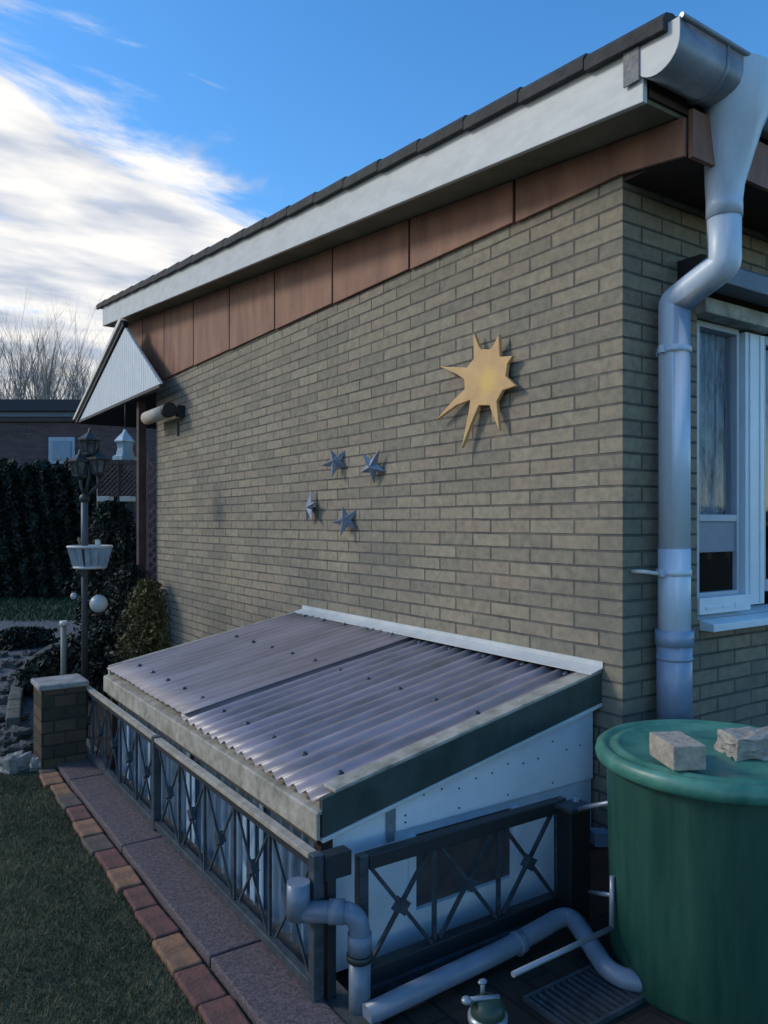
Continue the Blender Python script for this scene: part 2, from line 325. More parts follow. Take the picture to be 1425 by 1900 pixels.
# grass blades
def grass(n, sampler, h0, h1, w0, name='grass', m=None):
    P = sampler(n); n = len(P); ang = rng.uniform(0, 2*np.pi, n); h = rng.uniform(h0, h1, n); lean = rng.normal(0, .45, (n, 2))*h[:, None]
    dx_ = np.stack([np.cos(ang), np.sin(ang), np.zeros(n)], 1)*w0
    tip = P + np.concatenate([lean, h[:, None]], 1); V = np.stack([P-dx_, P+dx_, tip], 1).reshape(-1, 3)
    return raw(name, V, np.arange(3*n).reshape(-1, 3), m)
M_grass = mat('grass_blade', (.185, .170, .078), .75, scale=2.2, col2=(.050, .062, .030), lo=.35, hi=.65)
def samp(n):
    y_ = rng.uniform(-.9, 5.0, n)**1.0; x_ = rng.uniform(-4.2, -1.568, n); x_ = np.where(rng.uniform(size=n) < .02, rng.uniform(-1.58, -1.53, n), x_)
    keep = ((x_-EYE.x)*RT.x+(y_-EYE.y)*RT.y) > -.56*((x_-EYE.x)*FW.x+(y_-EYE.y)*FW.y)
    px_y = 1400/np.maximum(.1, ((x_-EYE.x)*FW.x+(y_-EYE.y)*FW.y))
    keep &= (1.4*1425/np.maximum(.1, ((x_-EYE.x)*FW.x+(y_-EYE.y)*FW.y)) > 1425+0-970+10)
    return np.stack([x_[keep], y_[keep], np.zeros(keep.sum())], 1)
tag(grass(340000, samp, .008, .024, .0016, m=M_grass), 'short dull green lawn grass beside the brick edging', 'grass', kind='stuff')
def samp2(n):
    z_ = rng.uniform(10.8, 16, n); p_ = rng.uniform(-80, 330, n); V = np.array(EYE)[None] + z_[:, None]*(np.array(FW)[None] + ((p_-CX)/FPX)[:, None]*np.array(RT)[None]); V[:, 2] = 0; return V
tag(grass(9000, samp2, .03, .09, .012, name='far_grass', m=mat('far_grass_blade', (.02,.075,.028), .8, col2=(.012,.04,.018))), 'deep green strip of grass in front of the tall dark hedge', 'grass', kind='stuff')

# ================================================================== HOUSE
E = 1.4
house = thing('house', (0,0,0), 'tan brick bungalow with low tiled roof, brown cladding under the eaves and white verge board', 'house')
YW = 5.62
# gable wall (thin shell 0.2 thick) and side wall with window opening
gw = MB(); gw.prism([(0,0,0),(0,YW,0),(0,YW,E+1.44+.109*YW),(0,0,E+1.44)], (.2,0,0)); gw.build('wall', M_brick_main, house)
T0, T1, Z0, Z1 = .467, 2.3, 1.0, 2.30
sw = MB(); sw.box(.2005, T0, 0, .2, 0, 2.9).box(T1, 8, 0, .2, 0, 2.9).box(T0, T1, 0, .2, 0, Z0).box(T0, T1, 0, .2, Z1, 2.9)
sw.add([(0,-.0005,0),(.2005,-.0005,0),(.2005,-.0005,2.9),(0,-.0005,2.9)], [(0,1,2,3)])
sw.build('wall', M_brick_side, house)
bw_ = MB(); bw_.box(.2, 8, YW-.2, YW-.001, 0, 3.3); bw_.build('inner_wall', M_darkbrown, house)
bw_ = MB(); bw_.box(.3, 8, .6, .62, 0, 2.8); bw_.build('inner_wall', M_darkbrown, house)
# cladding boards with open joints
js = [-.285, .565, 1.347, 2.143, 2.94, 3.74, 4.53, 5.32, 6.0, 6.66]; YJ = 6.66
def zb(y): return E + (1.31+.012*max(y, 0) if y > 0 else 1.31+.14*y)
def zs(y): return E + 1.41+.109*(y+.25)
bk = MB(); bk.prism([(-.004,-.28,zb(-.28)+.01),(-.004,0,zb(0)+.01),(-.004,YJ,zb(YJ)+.01),(-.004,YJ,zs(YJ)),(-.004,-.28,zs(-.28))], (.0035,0,0)); bk.build('cladding_backing', M_darkbrown, house)
for i in range(len(js)-1):
    a, b = js[i]+.009, js[i+1]-.009
    pts = [(-.02,a,zb(a))] + ([(-.02,0,zb(0))] if a < 0 < b else []) + [(-.02,b,zb(b)-.006),(-.02,b,zs(b)-.001),(-.02,a,zs(a)-.001)]
    c = MB(); c.prism(pts, (.0155,0,0)); c.build('cladding_board', M_brown, house, bevel=.002)
# soffits
sf = MB(); sf.prism([(-.205,-.25,zs(-.25)+.004),(-.205,6.7,zs(6.7)+.004),(-.205,6.7,zs(6.7)+.03),(-.205,-.25,zs(-.25)+.03)], (.42,0,0))
sf.build('soffit', M_soffit, house)
es = MB(); es.box(.004, 8, -.28, -.001, E+1.29, E+1.31); es.build('soffit', M_darkbrown, house)
ef = MB(); ef.box(-.003, 8, -.3, -.282, E+1.265, E+1.43); ef.build('eave_board', M_brown, house)
sb = MB(); sb.box(-.19, 8, -.262, -.235, E+1.43, E+1.60); sb.build('eave_fascia', M_darkbrown, house)
# verge board
vb = MB(); hb = .20
vb.prism([(-.232,-.27,zs(-.27)-.012),(-.232,6.72,zs(6.72)-.03),(-.232,6.72,zs(6.72)+hb+.02),(-.232,-.27,zs(-.27)+hb)], (.022,0,0))
vb.build('verge_board', M_white, house, bevel=.003)
ve = MB(); ve.prism([(-.232,6.722,zs(6.72)-.03),(.2,6.722,zs(6.72)-.03),(.2,6.722,zs(6.72)+.22),(-.232,6.722,zs(6.72)+.22)], (0,.02,0)); ve.build('ridge_board', M_white, house)
# roof tiles: wavy stepped sheet + verge tiles
def rz(y): return zs(y)+hb+.012
nx, V, F = 260, [], []
ys = []; y = -.36
while y < 6.74: ys += [y, y+.33]; y += .331
for j, yy in enumerate(ys):
    lift = .03 if j % 2 == 0 else .008
    for i in range(nx+1):
        x = -.20+4.2*i/nx; wv_ = .022*abs(math.sin(math.pi*(x+.025)/.17))**.7
        V.append((x, yy, rz(yy)+lift+wv_))
for j in range(len(ys)-1):
    for i in range(nx): a = j*(nx+1)+i; F.append((a, a+1, a+nx+2, a+nx+1))
rt_ = raw('roof_tiles', V, F, M_tile, parent=house)
md_ = rt_.modifiers.new('s', 'SOLIDIFY'); md_.thickness = .015; md_.offset = -1
rb = MB(); rb.prism([(-.19,-.25,zs(-.25)+.04),(-.19,6.7,zs(6.7)+.04),(-.19,6.7,rz(6.7)-.005),(-.19,-.25,rz(-.25)-.005)], (4.1,0,0)); rb.build('roof_deck', M_darkbrown, house)
vt = MB(); y = -.37
while y < 6.6:
    a, b = y, y+.3285; la, lb = rz(a)-.016, rz(b)-.025
    top = [(-.258,la+.028),(-.235,la+.05),(-.20,la+.055),(-.165,la+.04)]
    sect = lambda yy, zz_, k: [(-.262,yy,zz_-.022),(-.262,yy,zz_+.02),(-.246,yy,zz_+.042),(-.21,yy,zz_+.05),(-.17,yy,zz_+.035),(-.17,yy,zz_-.01),(-.236,yy,zz_-.01),(-.236,yy,zz_-.022)]
    A, B = sect(a, la, 0), sect(b, lb, 1); n = len(A)
    vt.add(A+B, [tuple(range(n))[::-1], tuple(range(n, 2*n))]+[(i, (i+1) % n, n+(i+1) % n, n+i) for i in range(n)]); y += .331
vt.build('verge_tiles', M_tile, house, bevel=.004)
# lead-grey flashing strip between tiles and verge board
# gutter
gt = MB(); gy, gz, gr, nseg = -.325, E+1.545, .088, 14
prof = [(gy-gr, gz+.055)] + [(gy-gr*math.cos(math.pi*k/nseg), gz-gr*math.sin(math.pi*k/nseg)) for k in range(nseg+1)] + [(gy+gr, gz+.055)]
vs = []; fs = []
for xx in (-.235, 6.0):
    vs += [(xx, a, b) for a, b in prof]
n = len(prof)
for i in range(n-1): fs.append((i, i+1, n+i+1, n+i))
gt.add(vs, fs, True); gutter = gt.build('gutter', M_zincdark, house)
gutter.modifiers.new('s', 'SOLIDIFY').thickness = .003
bead = MB(); bead.tube([(-.236,gy-gr-.004,gz+.057),(6,gy-gr-.004,gz+.057)], .009, 10); bead.build('gutter_bead', M_zincdark, gutter)
ec = MB(); ec.prism([(-.240,a,b) for a, b in prof], (.004,0,0)); ec.build('gutter_end_cap', M_white, gutter)
ec = MB(); ec.prism([(-.246, -.262, zs(-.25)+.06), (-.246,-.20,zs(-.25)+.06), (-.246,-.20,zs(-.25)+.205), (-.246,-.262,zs(-.25)+.205)], (.006,0,0)); ec.build('verge_clip', M_conc, house)
for xb in (.02, .62, 1.2):
    br_ = MB(); br_.tube([(xb, a-.002 if a < gy else a+.002, b-.003) for a, b in prof], .007, 6); br_.build('gutter_bracket', M_zincdark, gutter)

# downpipe with funnel
PX = .206
dp = MB(); cyl = []
def ell(cx_, cy_, z, a, b, n=28): return [(cx_+a*math.cos(2*math.pi*k/n), cy_+b*math.sin(2*math.pi*k/n), z) for k in range(n)]
UY = -.285; rings = [ell(PX,c_y,E+z_,a_,b_) for z_, c_y, a_, b_ in ((1.605,gy-.006,.136,.110),(1.52,gy-.006,.136,.110),(1.505,gy-.006,.131,.106),(1.44,gy-.002,.121,.100),(1.405,-.318,.111,.092),(1.30,-.300,.087,.078),(1.215,-.287,.0685,.066),(1.16,UY,.0625,.0625))]
vs = [v for r_ in rings for v in r_]; n = 28
dp.add(vs, [(i*n+k, i*n+(k+1) % n, (i+1)*n+(k+1) % n, (i+1)*n+k) for i in range(len(rings)-1) for k in range(n)], True)
hopper = dp.build('funnel', M_zinc, house)
def arc_path(pts, rad=.07, n=6):
    pts = [Vector(p) for p in pts]; outp = [pts[0]]
    for i in range(1, len(pts)-1):
        a = (pts[i-1]-pts[i]).normalized(); b = (pts[i+1]-pts[i]).normalized(); k = min(rad, (pts[i-1]-pts[i]).length*.45, (pts[i+1]-pts[i]).length*.45)
        p0, p2 = pts[i]+a*k, pts[i]+b*k
        for t in range(n+1):
            u = t/n; outp.append(p0*(1-u)**2 + pts[i]*2*u*(1-u) + p2*u*u)
    outp.append(pts[-1]); return outp
pp = MB(); pp.tube(arc_path([(PX,UY,E+1.19),(PX,UY,E+.935),(PX,-.078,E+.845),(PX,-.078,E-.14)], .014, 3), .0585, 28)
pipe = pp.build('downpipe', M_zinc, house)
p2 = MB(); p2.tube([(PX,-.078,E-.10),(PX,-.078,E-.46)], .0600, 28); 
p2.build('downpipe_sleeve', M_zinc, pipe)
p3 = MB(); p3.tube([(PX,-.078,E-.44),(PX,-.078,E-.80)], .0655, 28); p3.tube([(PX,-.078,E-.41),(PX,-.078,E-.47)], .071, 28); p3.tube([(PX,-.078,E-.51),(PX,-.078,E-.525)], .068, 28)
p3.build('lower_pipe', M_pipe if False else mat('blue_grey_pipe', (.22,.30,.42), .35, scale=6, var=.12, bump=.03), pipe)
sm_ = MB(); sm_.tube([(PX,UY,E+1.19),(PX,UY,E+1.10)], .0625, 28); sm_.build('pipe_collar', M_zinc, pipe)
for zc in (E+.66, E-.19):
    c_ = MB(); c_.tube([(PX,-.078,zc-.012),(PX,-.078,zc+.012)], .0635, 28); c_.box(PX-.008,PX+.008,-.02,-.001,zc-.01,zc+.01); c_.box(PX-.078,PX-.055,-.084,-.066,zc-.014,zc+.014); c_.build('pipe_clamp', M_zinc, pipe)
st = MB(); st.tube([(PX-.062,-.07,E-.195),(PX-.14,-.045,E-.185),(PX-.155,-.001,E-.185)], .008, 8); st.build('wall_hook', M_frost, pipe)

# window
win = MB(); fy0, fy1 = .03, .09
win.box(T0+.002,.53,fy0,fy1,1.09,2.25).box(.805,.822,fy0,fy1,1.09,2.25).box(.822,.853,.06,fy1,1.09,2.25).box(.53,.805,fy0,fy1,2.225,2.25).box(.53,.805,fy0,fy1,1.405,1.435).box(.53,.805,fy0,fy1,1.09,1.105)
win.box(1.008,1.035,fy0,fy1,1.09,2.25).box(1.035,T1-.05,fy0,fy1,2.21,2.25).box(1.035,T1-.05,fy0,fy1,1.09,1.14).box(T1-.05,T1-.002,fy0,fy1,1.09,2.25)
window = win.build('window', mat('grey_blue_frame', (.42,.46,.52), .4, var=.06), house, bevel=.003)
tr_ = MB(); tr_.box(.531,.804,fy0+.008,fy1-.005,1.275,1.4035); tr_.build('rail_panel', mat('lilac_grey_panel', (.22,.25,.32), .5, var=.08), window)
mu = MB(); mu.box(.855,1.006,.020,fy1,1.035,2.245).box(.880,.895,.013,.0195,1.04,2.24).box(.965,.98,.015,.0195,1.04,2.24); mu.build('mullion', mat('white_frame', (.74,.82,.88), .35, var=.05), window, bevel=.004)
pn = MB(); pn.box(.532,.803,.058,.064,1.442,2.213); pn.build('pane', M_glass, window)
pn = MB(); pn.box(.532,.803,.05,.056,1.107,1.273); pn.build('pane', M_dglass, window)
pn = MB(); pn.box(1.037,T1-.052,.058,.064,1.142,2.208); pn.build('pane', M_dglass, window)
wb = MB(); wb.box(T0+.004,.846,-.01,.085,1.02,1.0885)
wb.box(.51,.60,-.016,-.0105,1.04,1.052).box(.63,.70,-.016,-.0105,1.04,1.052).box(.72,.78,-.016,-.0105,1.035,1.06); wb.build('shutter_base', mat('white_frame2', (.74,.82,.88), .35, var=.05), window, bevel=.003)
hd = MB(); hd.box(T0-.012,1.012,-.05,.06,2.255,2.318); hd.build('window_head', M_cream, window, bevel=.004)
sl_ = MB(); sl_.prism([(.485,-.065,.985),(.485,-.065,.955),(.485,.09,.955),(.485,.09,1.018)], (T1-.487,0,0)); sl_.build('sill', mat('pale_sill', (.70,.80,.86), .4, var=.08), window, bevel=.003)
cu = MB(); V_ = []; 
nn = 90
for i in range(nn+1):
    x = .52+(.79-.52)*i/nn; yy = .098+.016*math.sin(x*140)+.006*math.sin(x*61)
    V_ += [(x,yy,1.3),(x,yy,2.29)]
cu.add(V_, [(2*i,2*i+2,2*i+3,2*i+1) for i in range(nn)], True)
cto = cu.build('backdrop', M_backdrop, origin=(.6,.16,1.3)); tag(cto, 'added pale grey streaked curtain hanging behind the upper window pane', 'backdrop')  # sheet added behind the pane in place of its reflections

# ------------------------------------------------ awning cassette over the window
aw = thing('awning', (.335,-.1,E+.98), 'folded blue grey window awning with black end cap behind the downpipe', 'awning')
a_ = MB(); a_.prism([(.37,-.155,E+.94),(.37,-.05,E+.94),(.37,-.05,E+1.045),(.37,-.11,E+1.045),(.37,-.155,E+1.015)], (2.2,0,0)); a_.build('cassette', mat('blue_grey_awning', (.10,.125,.16), .5, var=.15), aw, bevel=.004)
a_ = MB(); a_.prism([(.335,-.16,E+.935),(.335,-.001,E+.935),(.335,-.001,E+1.05),(.335,-.11,E+1.05),(.335,-.16,E+1.02)], (.033,0,0)); a_.build('end_cap', M_darkbox, aw)
a_ = MB(); a_.box(.37,2.4,-.049,-.002,E+.94,E+1.05); a_.build('wall_rail', M_darkbox, aw)

# ------------------------------------------------ sun on the wall
pxs = [(878,616),(887,640),(892,648),(909,648),(915,640),(925,620),(927,662),(951,660),(941,675),(938,698),(957,716),(932,724),(921,745),(926,800),(912,765),(908,752),(888,752),(878,775),(856,832),(869,765),(872,742),(846,752),(808,780),(842,741),(862,722),(861,704),(848,695),(815,680),(866,682),(879,665)]
so_c = on(0, -.045, 905, 705)
P3 = [on(0, -.045, a, b) for a, b in pxs]
sun = thing('sun_ornament', so_c, 'ochre yellow wooden sun with pointed rays hanging on the tan brick wall', 'wall ornament')
s_ = MB(); s_.prism(P3, (.018,0,0)); s_.build('sun_plate', M_gold, sun, bevel=.003)
tg = M_gold.node_tree; gg = N(tg, 'ShaderNodeTexCoord'); ln_ = N(tg, 'ShaderNodeVectorMath', operation='LENGTH'); L(tg, gg.outputs['Object'], ln_.inputs[0])
mrg = N(tg, 'ShaderNodeMapRange', interpolation_type='SMOOTHSTEP'); mrg.inputs['From Min'].default_value = .085; mrg.inputs['From Max'].default_value = .025; L(tg, ln_.outputs['Value'], mrg.inputs['Value'])
mg = N(tg, 'ShaderNodeMix', data_type='RGBA'); L(tg, mrg.outputs[0], mg.inputs[0]); bs_ = tg.nodes['Principled BSDF']; L(tg, bs_.inputs['Base Color'].links[0].from_socket, mg.inputs[6]); mg.inputs[7].default_value = (.78, .50, .14, 1); L(tg, mg.outputs[2], bs_.inputs['Base Color'])
s_ = MB(); s_.box(-.027,-.002,so_c.y-.02,so_c.y+.02,so_c.z-.02,so_c.z+.02); s_.build('mounting_block', M_darkbrown, sun)
# ------------------------------------------------ four tin stars
def star(c, r, rot, tilt, label):
    o = thing('tin_ornament', c, label, 'wall ornament', 'tin ornaments on the brick wall')
    pts = []
    for k in range(10):
        a = rot+math.pi*k/5; q = r if k % 2 == 0 else r*.42
        if k == 0: q *= 1.25
        pts.append((q*math.cos(a), q*math.sin(a)))
    s_ = MB(); vs = [(0-.028,0,0)]+[(0, p[0], p[1]) for p in pts]+[(.004,p[0],p[1]) for p in pts]
    fs = [(0, 1+(k+1) % 10, 1+k) for k in range(10)]+[(1+k,1+(k+1) % 10,11+(k+1) % 10,11+k) for k in range(10)]+[tuple(range(11,21))]
    Mx = Matrix.Rotation(tilt[0],3,'Z') @ Matrix.Rotation(tilt[1],3,'Y')
    s_.add([Vector(c)+Mx@Vector(v) for v in vs], fs); s_.build('star_plate', M_tin, o)
    s_ = MB(); s_.tube([c, (c[0]+.05, c[1], c[2])], .005, 8); s_.build('hook', M_blackmetal, o)
star(on(0,-.04,622,857), .095, 2.3, (.5,.25), 'tin star ornament, upper left of the four, bright with a dark edge')
star(on(0,-.04,690,866), .095, 2.2, (.3,-.2), 'blue tin star ornament, upper right of the four and nearest the sun')
star(on(0,-.04,575,943), .098, 1.5, (-.2,.1), 'dark blue tin star ornament, lowest left of the four')
star(on(0,-.04,641,966), .095, 2.4, (.4,.3), 'small tin star ornament, lower right of the four')

# ================================================================== STAIRWELL COVER
cov = thing('stairwell_cover', (-.6,1.3,0), 'low lean-to cellar stair cover with purple grey corrugated plastic roof and white side panels', 'stair cover')
XF, XB, ZF, ZB, YA, YB = -1.175, -.012, .573, .80, .12, 2.55
def zc_(x): return ZF + (ZB-ZF)*(x-XF)/(XB-XF)
def corr(y0, y1, amp, per, lift, x0=XF-.078, x1=XB):
    V, F = [], []; ny = int((y1-y0)/per*12); nxx = 8
    for j in range(ny+1):
        yy = y0+(y1-y0)*j/ny
        for i in range(nxx+1):
            x = x0+(x1-x0)*i/nxx; V.append((x, yy, zc_(x)+lift+amp*math.sin(2*math.pi*(yy)/per)+.002*math.sin(yy*9+x*4)))
    for j in range(ny):
        for i in range(nxx): a = j*(nxx+1)+i; F.append((a, a+1, a+nxx+2, a+nxx+1))
    return V, F
o = raw('corrugated_sheet', *corr(YA+.01, 1.34, .0105, .0805, .012), M_pvc, parent=cov); o.data.polygons.foreach_set('use_smooth', [True]*len(o.data.polygons)); o.modifiers.new('s','SOLIDIFY').thickness = .0015
o = raw('corrugated_sheet', *corr(1.28, YB-.02, .0028, .076, .030), M_pvc2, parent=cov); o.data.polygons.foreach_set('use_smooth', [True]*len(o.data.polygons)); o.modifiers.new('s','SOLIDIFY').thickness = .0015
o['label'] = 'smooth grey plastic roof sheet on the far half'
bt = MB()
for x in (-.95, -.55, -.18): bt.box(x-.03, x+.03, YA+.03, YB-.04, zc_(x)-.075, zc_(x)-.018)
bt.build('batten', mat('pale_batten', (.40,.34,.24), .8, var=.2), cov)
tr = MB(); n_ = (ZB-ZF)/(XB-XF)
tr.hexa([(-1.258,YA-.022,ZF-.046),(-1.145,YA-.022,ZF-.018),(-1.145,YB+.02,ZF-.018),(-1.258,YB+.02,ZF-.046)], [(-1.258,YA-.022,ZF-.034),(-1.145,YA-.022,ZF-.008),(-1.145,YB+.02,ZF-.008),(-1.258,YB+.02,ZF-.034)])
tr.box(-1.2605,-1.2475,YA-.021,YB+.018,ZF-.118,ZF-.036); tr.build('front_trim', M_cream, cov, bevel=.003)
tr = MB(); tr.box(-1.245,-1.21,YA+.01,YB-.01,ZF-.138,ZF-.045); tr.build('front_beam', mat('beam_wood', (.10,.075,.05), .8, var=.3), cov)
for yy in [.20+.24*k for k in range(10)]:
    for x in (-1.12, -.55, -.09):
        z = zc_(x)+(.024 if yy < 1.3 else .034); c_ = MB(); c_.lathe([(0,.008),(.006,.006),(.007,.002),(.013,.001),(.013,-.004)], (x,yy,z), 10); c_.build('roof_screw', M_galv, cov)
# side fascia (near end) dark green, bead white
def strip(y0, y1, dz0, dz1, xa=-1.235, xb=-.006): 
    m_ = MB(); m_.hexa([(xa,y0,zc_(xa)+dz0),(xb,y0,zc_(xb)+dz0),(xb,y1,zc_(xb)+dz0),(xa,y1,zc_(xa)+dz0)], [(xa,y0,zc_(xa)+dz1),(xb,y0,zc_(xb)+dz1),(xb,y1,zc_(xb)+dz1),(xa,y1,zc_(xa)+dz1)]); return m_
strip(YA-.025, YA-.005, -.098, .018, xa=-1.243).build('side_fascia', M_green_dk, cov, bevel=.002)
strip(YA-.027, YA+.045, .0185, .030, xa=-1.2).build('side_cap', M_cream, cov, bevel=.003)
strip(YA-.030, YA-.004, -.112, -.0985, xa=-1.243).build('side_bead', M_white, cov, bevel=.002)
strip(YB-.02, YB+.015, -.10, .034).build('side_fascia', M_cream, cov, bevel=.003)
fl = MB(); fl.hexa([(-.07,YA-.03,zc_(-.07)+.03),(-.004,YA-.03,ZB+.035),(-.004,YB+.01,ZB+.035),(-.07,YB+.01,zc_(-.07)+.03)], [(-.07,YA-.03,zc_(-.07)+.034),(-.004,YA-.03,ZB+.039),(-.004,YB+.01,ZB+.039),(-.07,YB+.01,zc_(-.07)+.034)])
fl.box(-.006,-.0015,YA-.03,YB+.01,ZB+.0395,ZB+.062); fl.build('wall_flashing', M_white, cov)
# white side panel with window
yb = .135
sp_ = MB()
def quad(x0,x1,z0,z1a,z1b,y0=yb,y1=yb+.02): sp_.hexa([(x0,y0,z0),(x1,y0,z0),(x1,y1,z0),(x0,y1,z0)], [(x0,y0,z1a),(x1,y0,z1b),(x1,y1,z1b),(x0,y1,z1a)])
W0, W1, WZ0, WZ1 = -.873, -.442, .13, .375
top_ = lambda x: zc_(x)-.10
quad(-1.19,W0,.02,top_(-1.19),top_(W0)); quad(W1,-.02,.02,top_(W1),top_(-.02)); quad(W0,W1,.02,WZ0,WZ0); quad(W0,W1,WZ1,top_(W0),top_(W1))
sp_.build('side_panel', M_panelwhite, cov)
sp_ = MB(); quad(-.955,-.02,.405,top_(-.955)-.03,top_(-.02)-.03,yb-.010,yb-.001); sp_.build('upper_board', M_panelwhite, cov, bevel=.002)
sp_ = MB(); quad(-.99,-.962,.38,top_(-.99),top_(-.962),yb-.012,yb-.001); sp_.build('joint_strip', M_zincdark, cov)
for i in range(12):
    x = -.92+.075*i
    for z in ((.43, zc_(x)-.17) if i % 3 == 0 else (.50+.05*i/12,)): sc = MB(); sc.tube([(x,yb-.0105,z),(x,yb-.0135,z)], .0032, 8); sc.build('screw', M_galv, cov)
sw_ = MB(); sw_.box(W0+.002,W1-.002,yb+.008,yb+.012,WZ0+.002,WZ1-.002); sw_.build('side_window', mat('brown_mesh_glass', (.125,.105,.10), .35, scale=12, col2=(.07,.062,.065)), cov)
fr_ = MB(); fr_.box(W0-.03,W0,yb-.008,yb-.0005,WZ0-.03,WZ1).box(W1,W1+.03,yb-.008,yb-.0005,WZ0-.03,WZ1).box(W0,W1,yb-.008,yb-.0005,WZ0-.03,WZ0); fr_.build('window_trim', M_panelwhite, cov)
# corner posts of the cover, front infill of vertical blue sheet
cp = MB(); cp.box(-1.232,-1.192,YA+.002,YA+.042,.02,ZF-.12); cp.build('corner_post', M_darkbrown, cov)
cp = MB(); cp.box(-1.232,-1.192,YB-.06,YB-.02,.02,ZF-.12); cp.build('corner_post', M_darkbrown, cov)
V, F = [], []; ny = 420
for j in range(ny+1):
    yy = YA+.045+(YB-.07-YA-.045)*j/ny; xx = -1.205+.010*math.sin(2*math.pi*yy/.074)
    V += [(xx,yy,.03),(xx,yy,ZF-.11)]
for j in range(ny): F.append((2*j,2*j+2,2*j+3,2*j+1))
o = raw('front_sheet', V, F, M_poly, parent=cov); o.data.polygons.foreach_set('use_smooth', [True]*len(o.data.polygons))
# far side panel
fp = MB(); fp.hexa([(-1.19,YB-.015,.02),(-.02,YB-.015,.02),(-.02,YB-.004,.02),(-1.19,YB-.004,.02)], [(-1.19,YB-.015,top_(-1.19)),(-.02,YB-.015,top_(-.02)),(-.02,YB-.004,top_(-.02)),(-1.19,YB-.004,top_(-1.19))]); fp.build('side_panel', M_panelwhite, cov)
# white slats seen behind the front sheet
for yy in (.55,.62,.69,1.22,1.28,1.75,1.83,2.2):
    vsl = MB(); vsl.box(-1.2235,-1.2195,yy,yy+random.uniform(.022,.04),.05,random.uniform(.33,.43))
    vsl.build('front_slat', mat('pale_blue_slat', (.30,.44,.56), .4, var=.2), cov)

# ================================================================== RAILINGS
def cross_cell(p0, p1, z0, z1, parent, m, wd=.0075):
    p0 = Vector(p0); p1 = Vector(p1); c = MB()
    a, b = Vector((p0.x,p0.y,z0)), Vector((p1.x,p1.y,z1)); c.beam(a, b, wd, wd)
    nrm = (p1-p0).normalized().cross(Vector((0,0,1)))*.011
    a, b = Vector((p0.x,p0.y,z1))+nrm, Vector((p1.x,p1.y,z0))+nrm; c.beam(a, b, wd, wd)
    mid = (p0+p1)/2; mid.z = (z0+z1)/2
    t_ = (p1-p0).normalized()
    o_ = c.build('cross_bars', m, parent)
    r_ = MB(); q = []
    for k in range(8):
        ang = k*math.pi/4+.2; rr = .030 if k % 2 == 0 else .018
        q.append(mid-nrm*.8+t_*rr*math.cos(ang)+Vector((0,0,rr*math.sin(ang))))
    r_.prism(q, nrm*2.4); r_.build('rosette', m, o_)
fr = thing('railing', (-1.30,1.48,.03), 'long low metal railing with sky light painted along its top, in front of the stair cover', 'railing', 'low railings round the stair cover')
XR = -1.30; Ylist = [.03, 1.49, 2.93]
for yy in Ylist:
    p_ = MB(); p_.box(XR-.017,XR+.017,yy-.017,yy+.017,.03,.455); p_.build('post', M_galv, fr, bevel=.003)
r_ = MB(); r_.box(XR-.016,XR+.016,.05,1.471,.434,.450).box(XR-.016,XR+.016,1.509,2.911,.434,.450); r_.build('top_rail', M_skylit_top, fr, bevel=.002)
r_ = MB(); r_.box(XR-.012,XR+.012,.049,1.471,.412,.432).box(XR-.012,XR+.012,1.509,2.911,.412,.432); r_.build('upper_bar', M_blackmetal, fr)
r_ = MB(); r_.box(XR-.014,XR+.014,.049,1.471,.055,.085).box(XR-.014,XR+.014,1.509,2.911,.055,.085); r_.build('bottom_rail', M_galv, fr, bevel=.002)
for (ya, yb_) in ((.05,1.47),(1.51,2.91)):
    nC = 5
    for i in range(nC):
        a = ya+(yb_-ya)*i/nC; b = ya+(yb_-ya)*(i+1)/nC
        cross_cell((XR,a+.02,0),(XR,b-.02,0),.086,.411,fr,M_galv)
        if i: v_ = MB(); v_.box(XR-.005,XR+.005,a-.005,a+.005,.086,.411); v_.build('bar', M_galv, fr)
sr = thing('railing', (-.72,.02,.02), 'short black metal railing with three crosses before the white side panel', 'railing', 'low railings round the stair cover')
xs = [-1.135,-.871,-.6,-.328]
for x in (xs[0]-.018, xs[-1]+.012):
    p_ = MB(); p_.box(x-.016,x+.016,.004,.036,.004,.42); p_.build('post', M_galv, sr, bevel=.003)
r_ = MB(); r_.box(xs[0]-.001,xs[-1]-.005,.0,.04,.375,.418); r_.build('top_rail', M_blackmetal, sr, bevel=.003)
r_ = MB(); r_.box(xs[0]-.001,xs[-1]-.005,.0,.04,.03,.085); r_.build('bottom_rail', M_blackmetal, sr, bevel=.003)
r_ = MB(); r_.box(xs[0]-.001,xs[-1]-.005,-.018,-.002,.012,.035); r_.build('lower_lip', M_galv, sr)
for i in range(3):
    cross_cell((xs[i]+.01,.02,0),(xs[i+1]-.03,.02,0),.086,.374,sr,M_galv,.011)
    v_ = MB(); v_.box(xs[i+1]-.017,xs[i+1]-.005,.014,.026,.086,.374); 
    if i < 2: v_.build('bar', M_galv, sr)
# latch arms at far post
lt = MB(); lt.tube([(-.315,0,.30),(-.31,-.01,.34),(-.29,-.02,.38),(-.275,-.02,.43)], .011, 8); lt.build('latch', M_zincdark, sr)

# dark post pieces at the corner
cr_ = MB(); cr_.box(-1.283,-1.20,.0,.045,.38,.45); cr_.build('corner_plate', M_blackmetal, sr)
cr_ = MB(); cr_.box(-1.272,-1.245,.012,.040,.0,.378); cr_.build('corner_stay', M_blackmetal, sr)

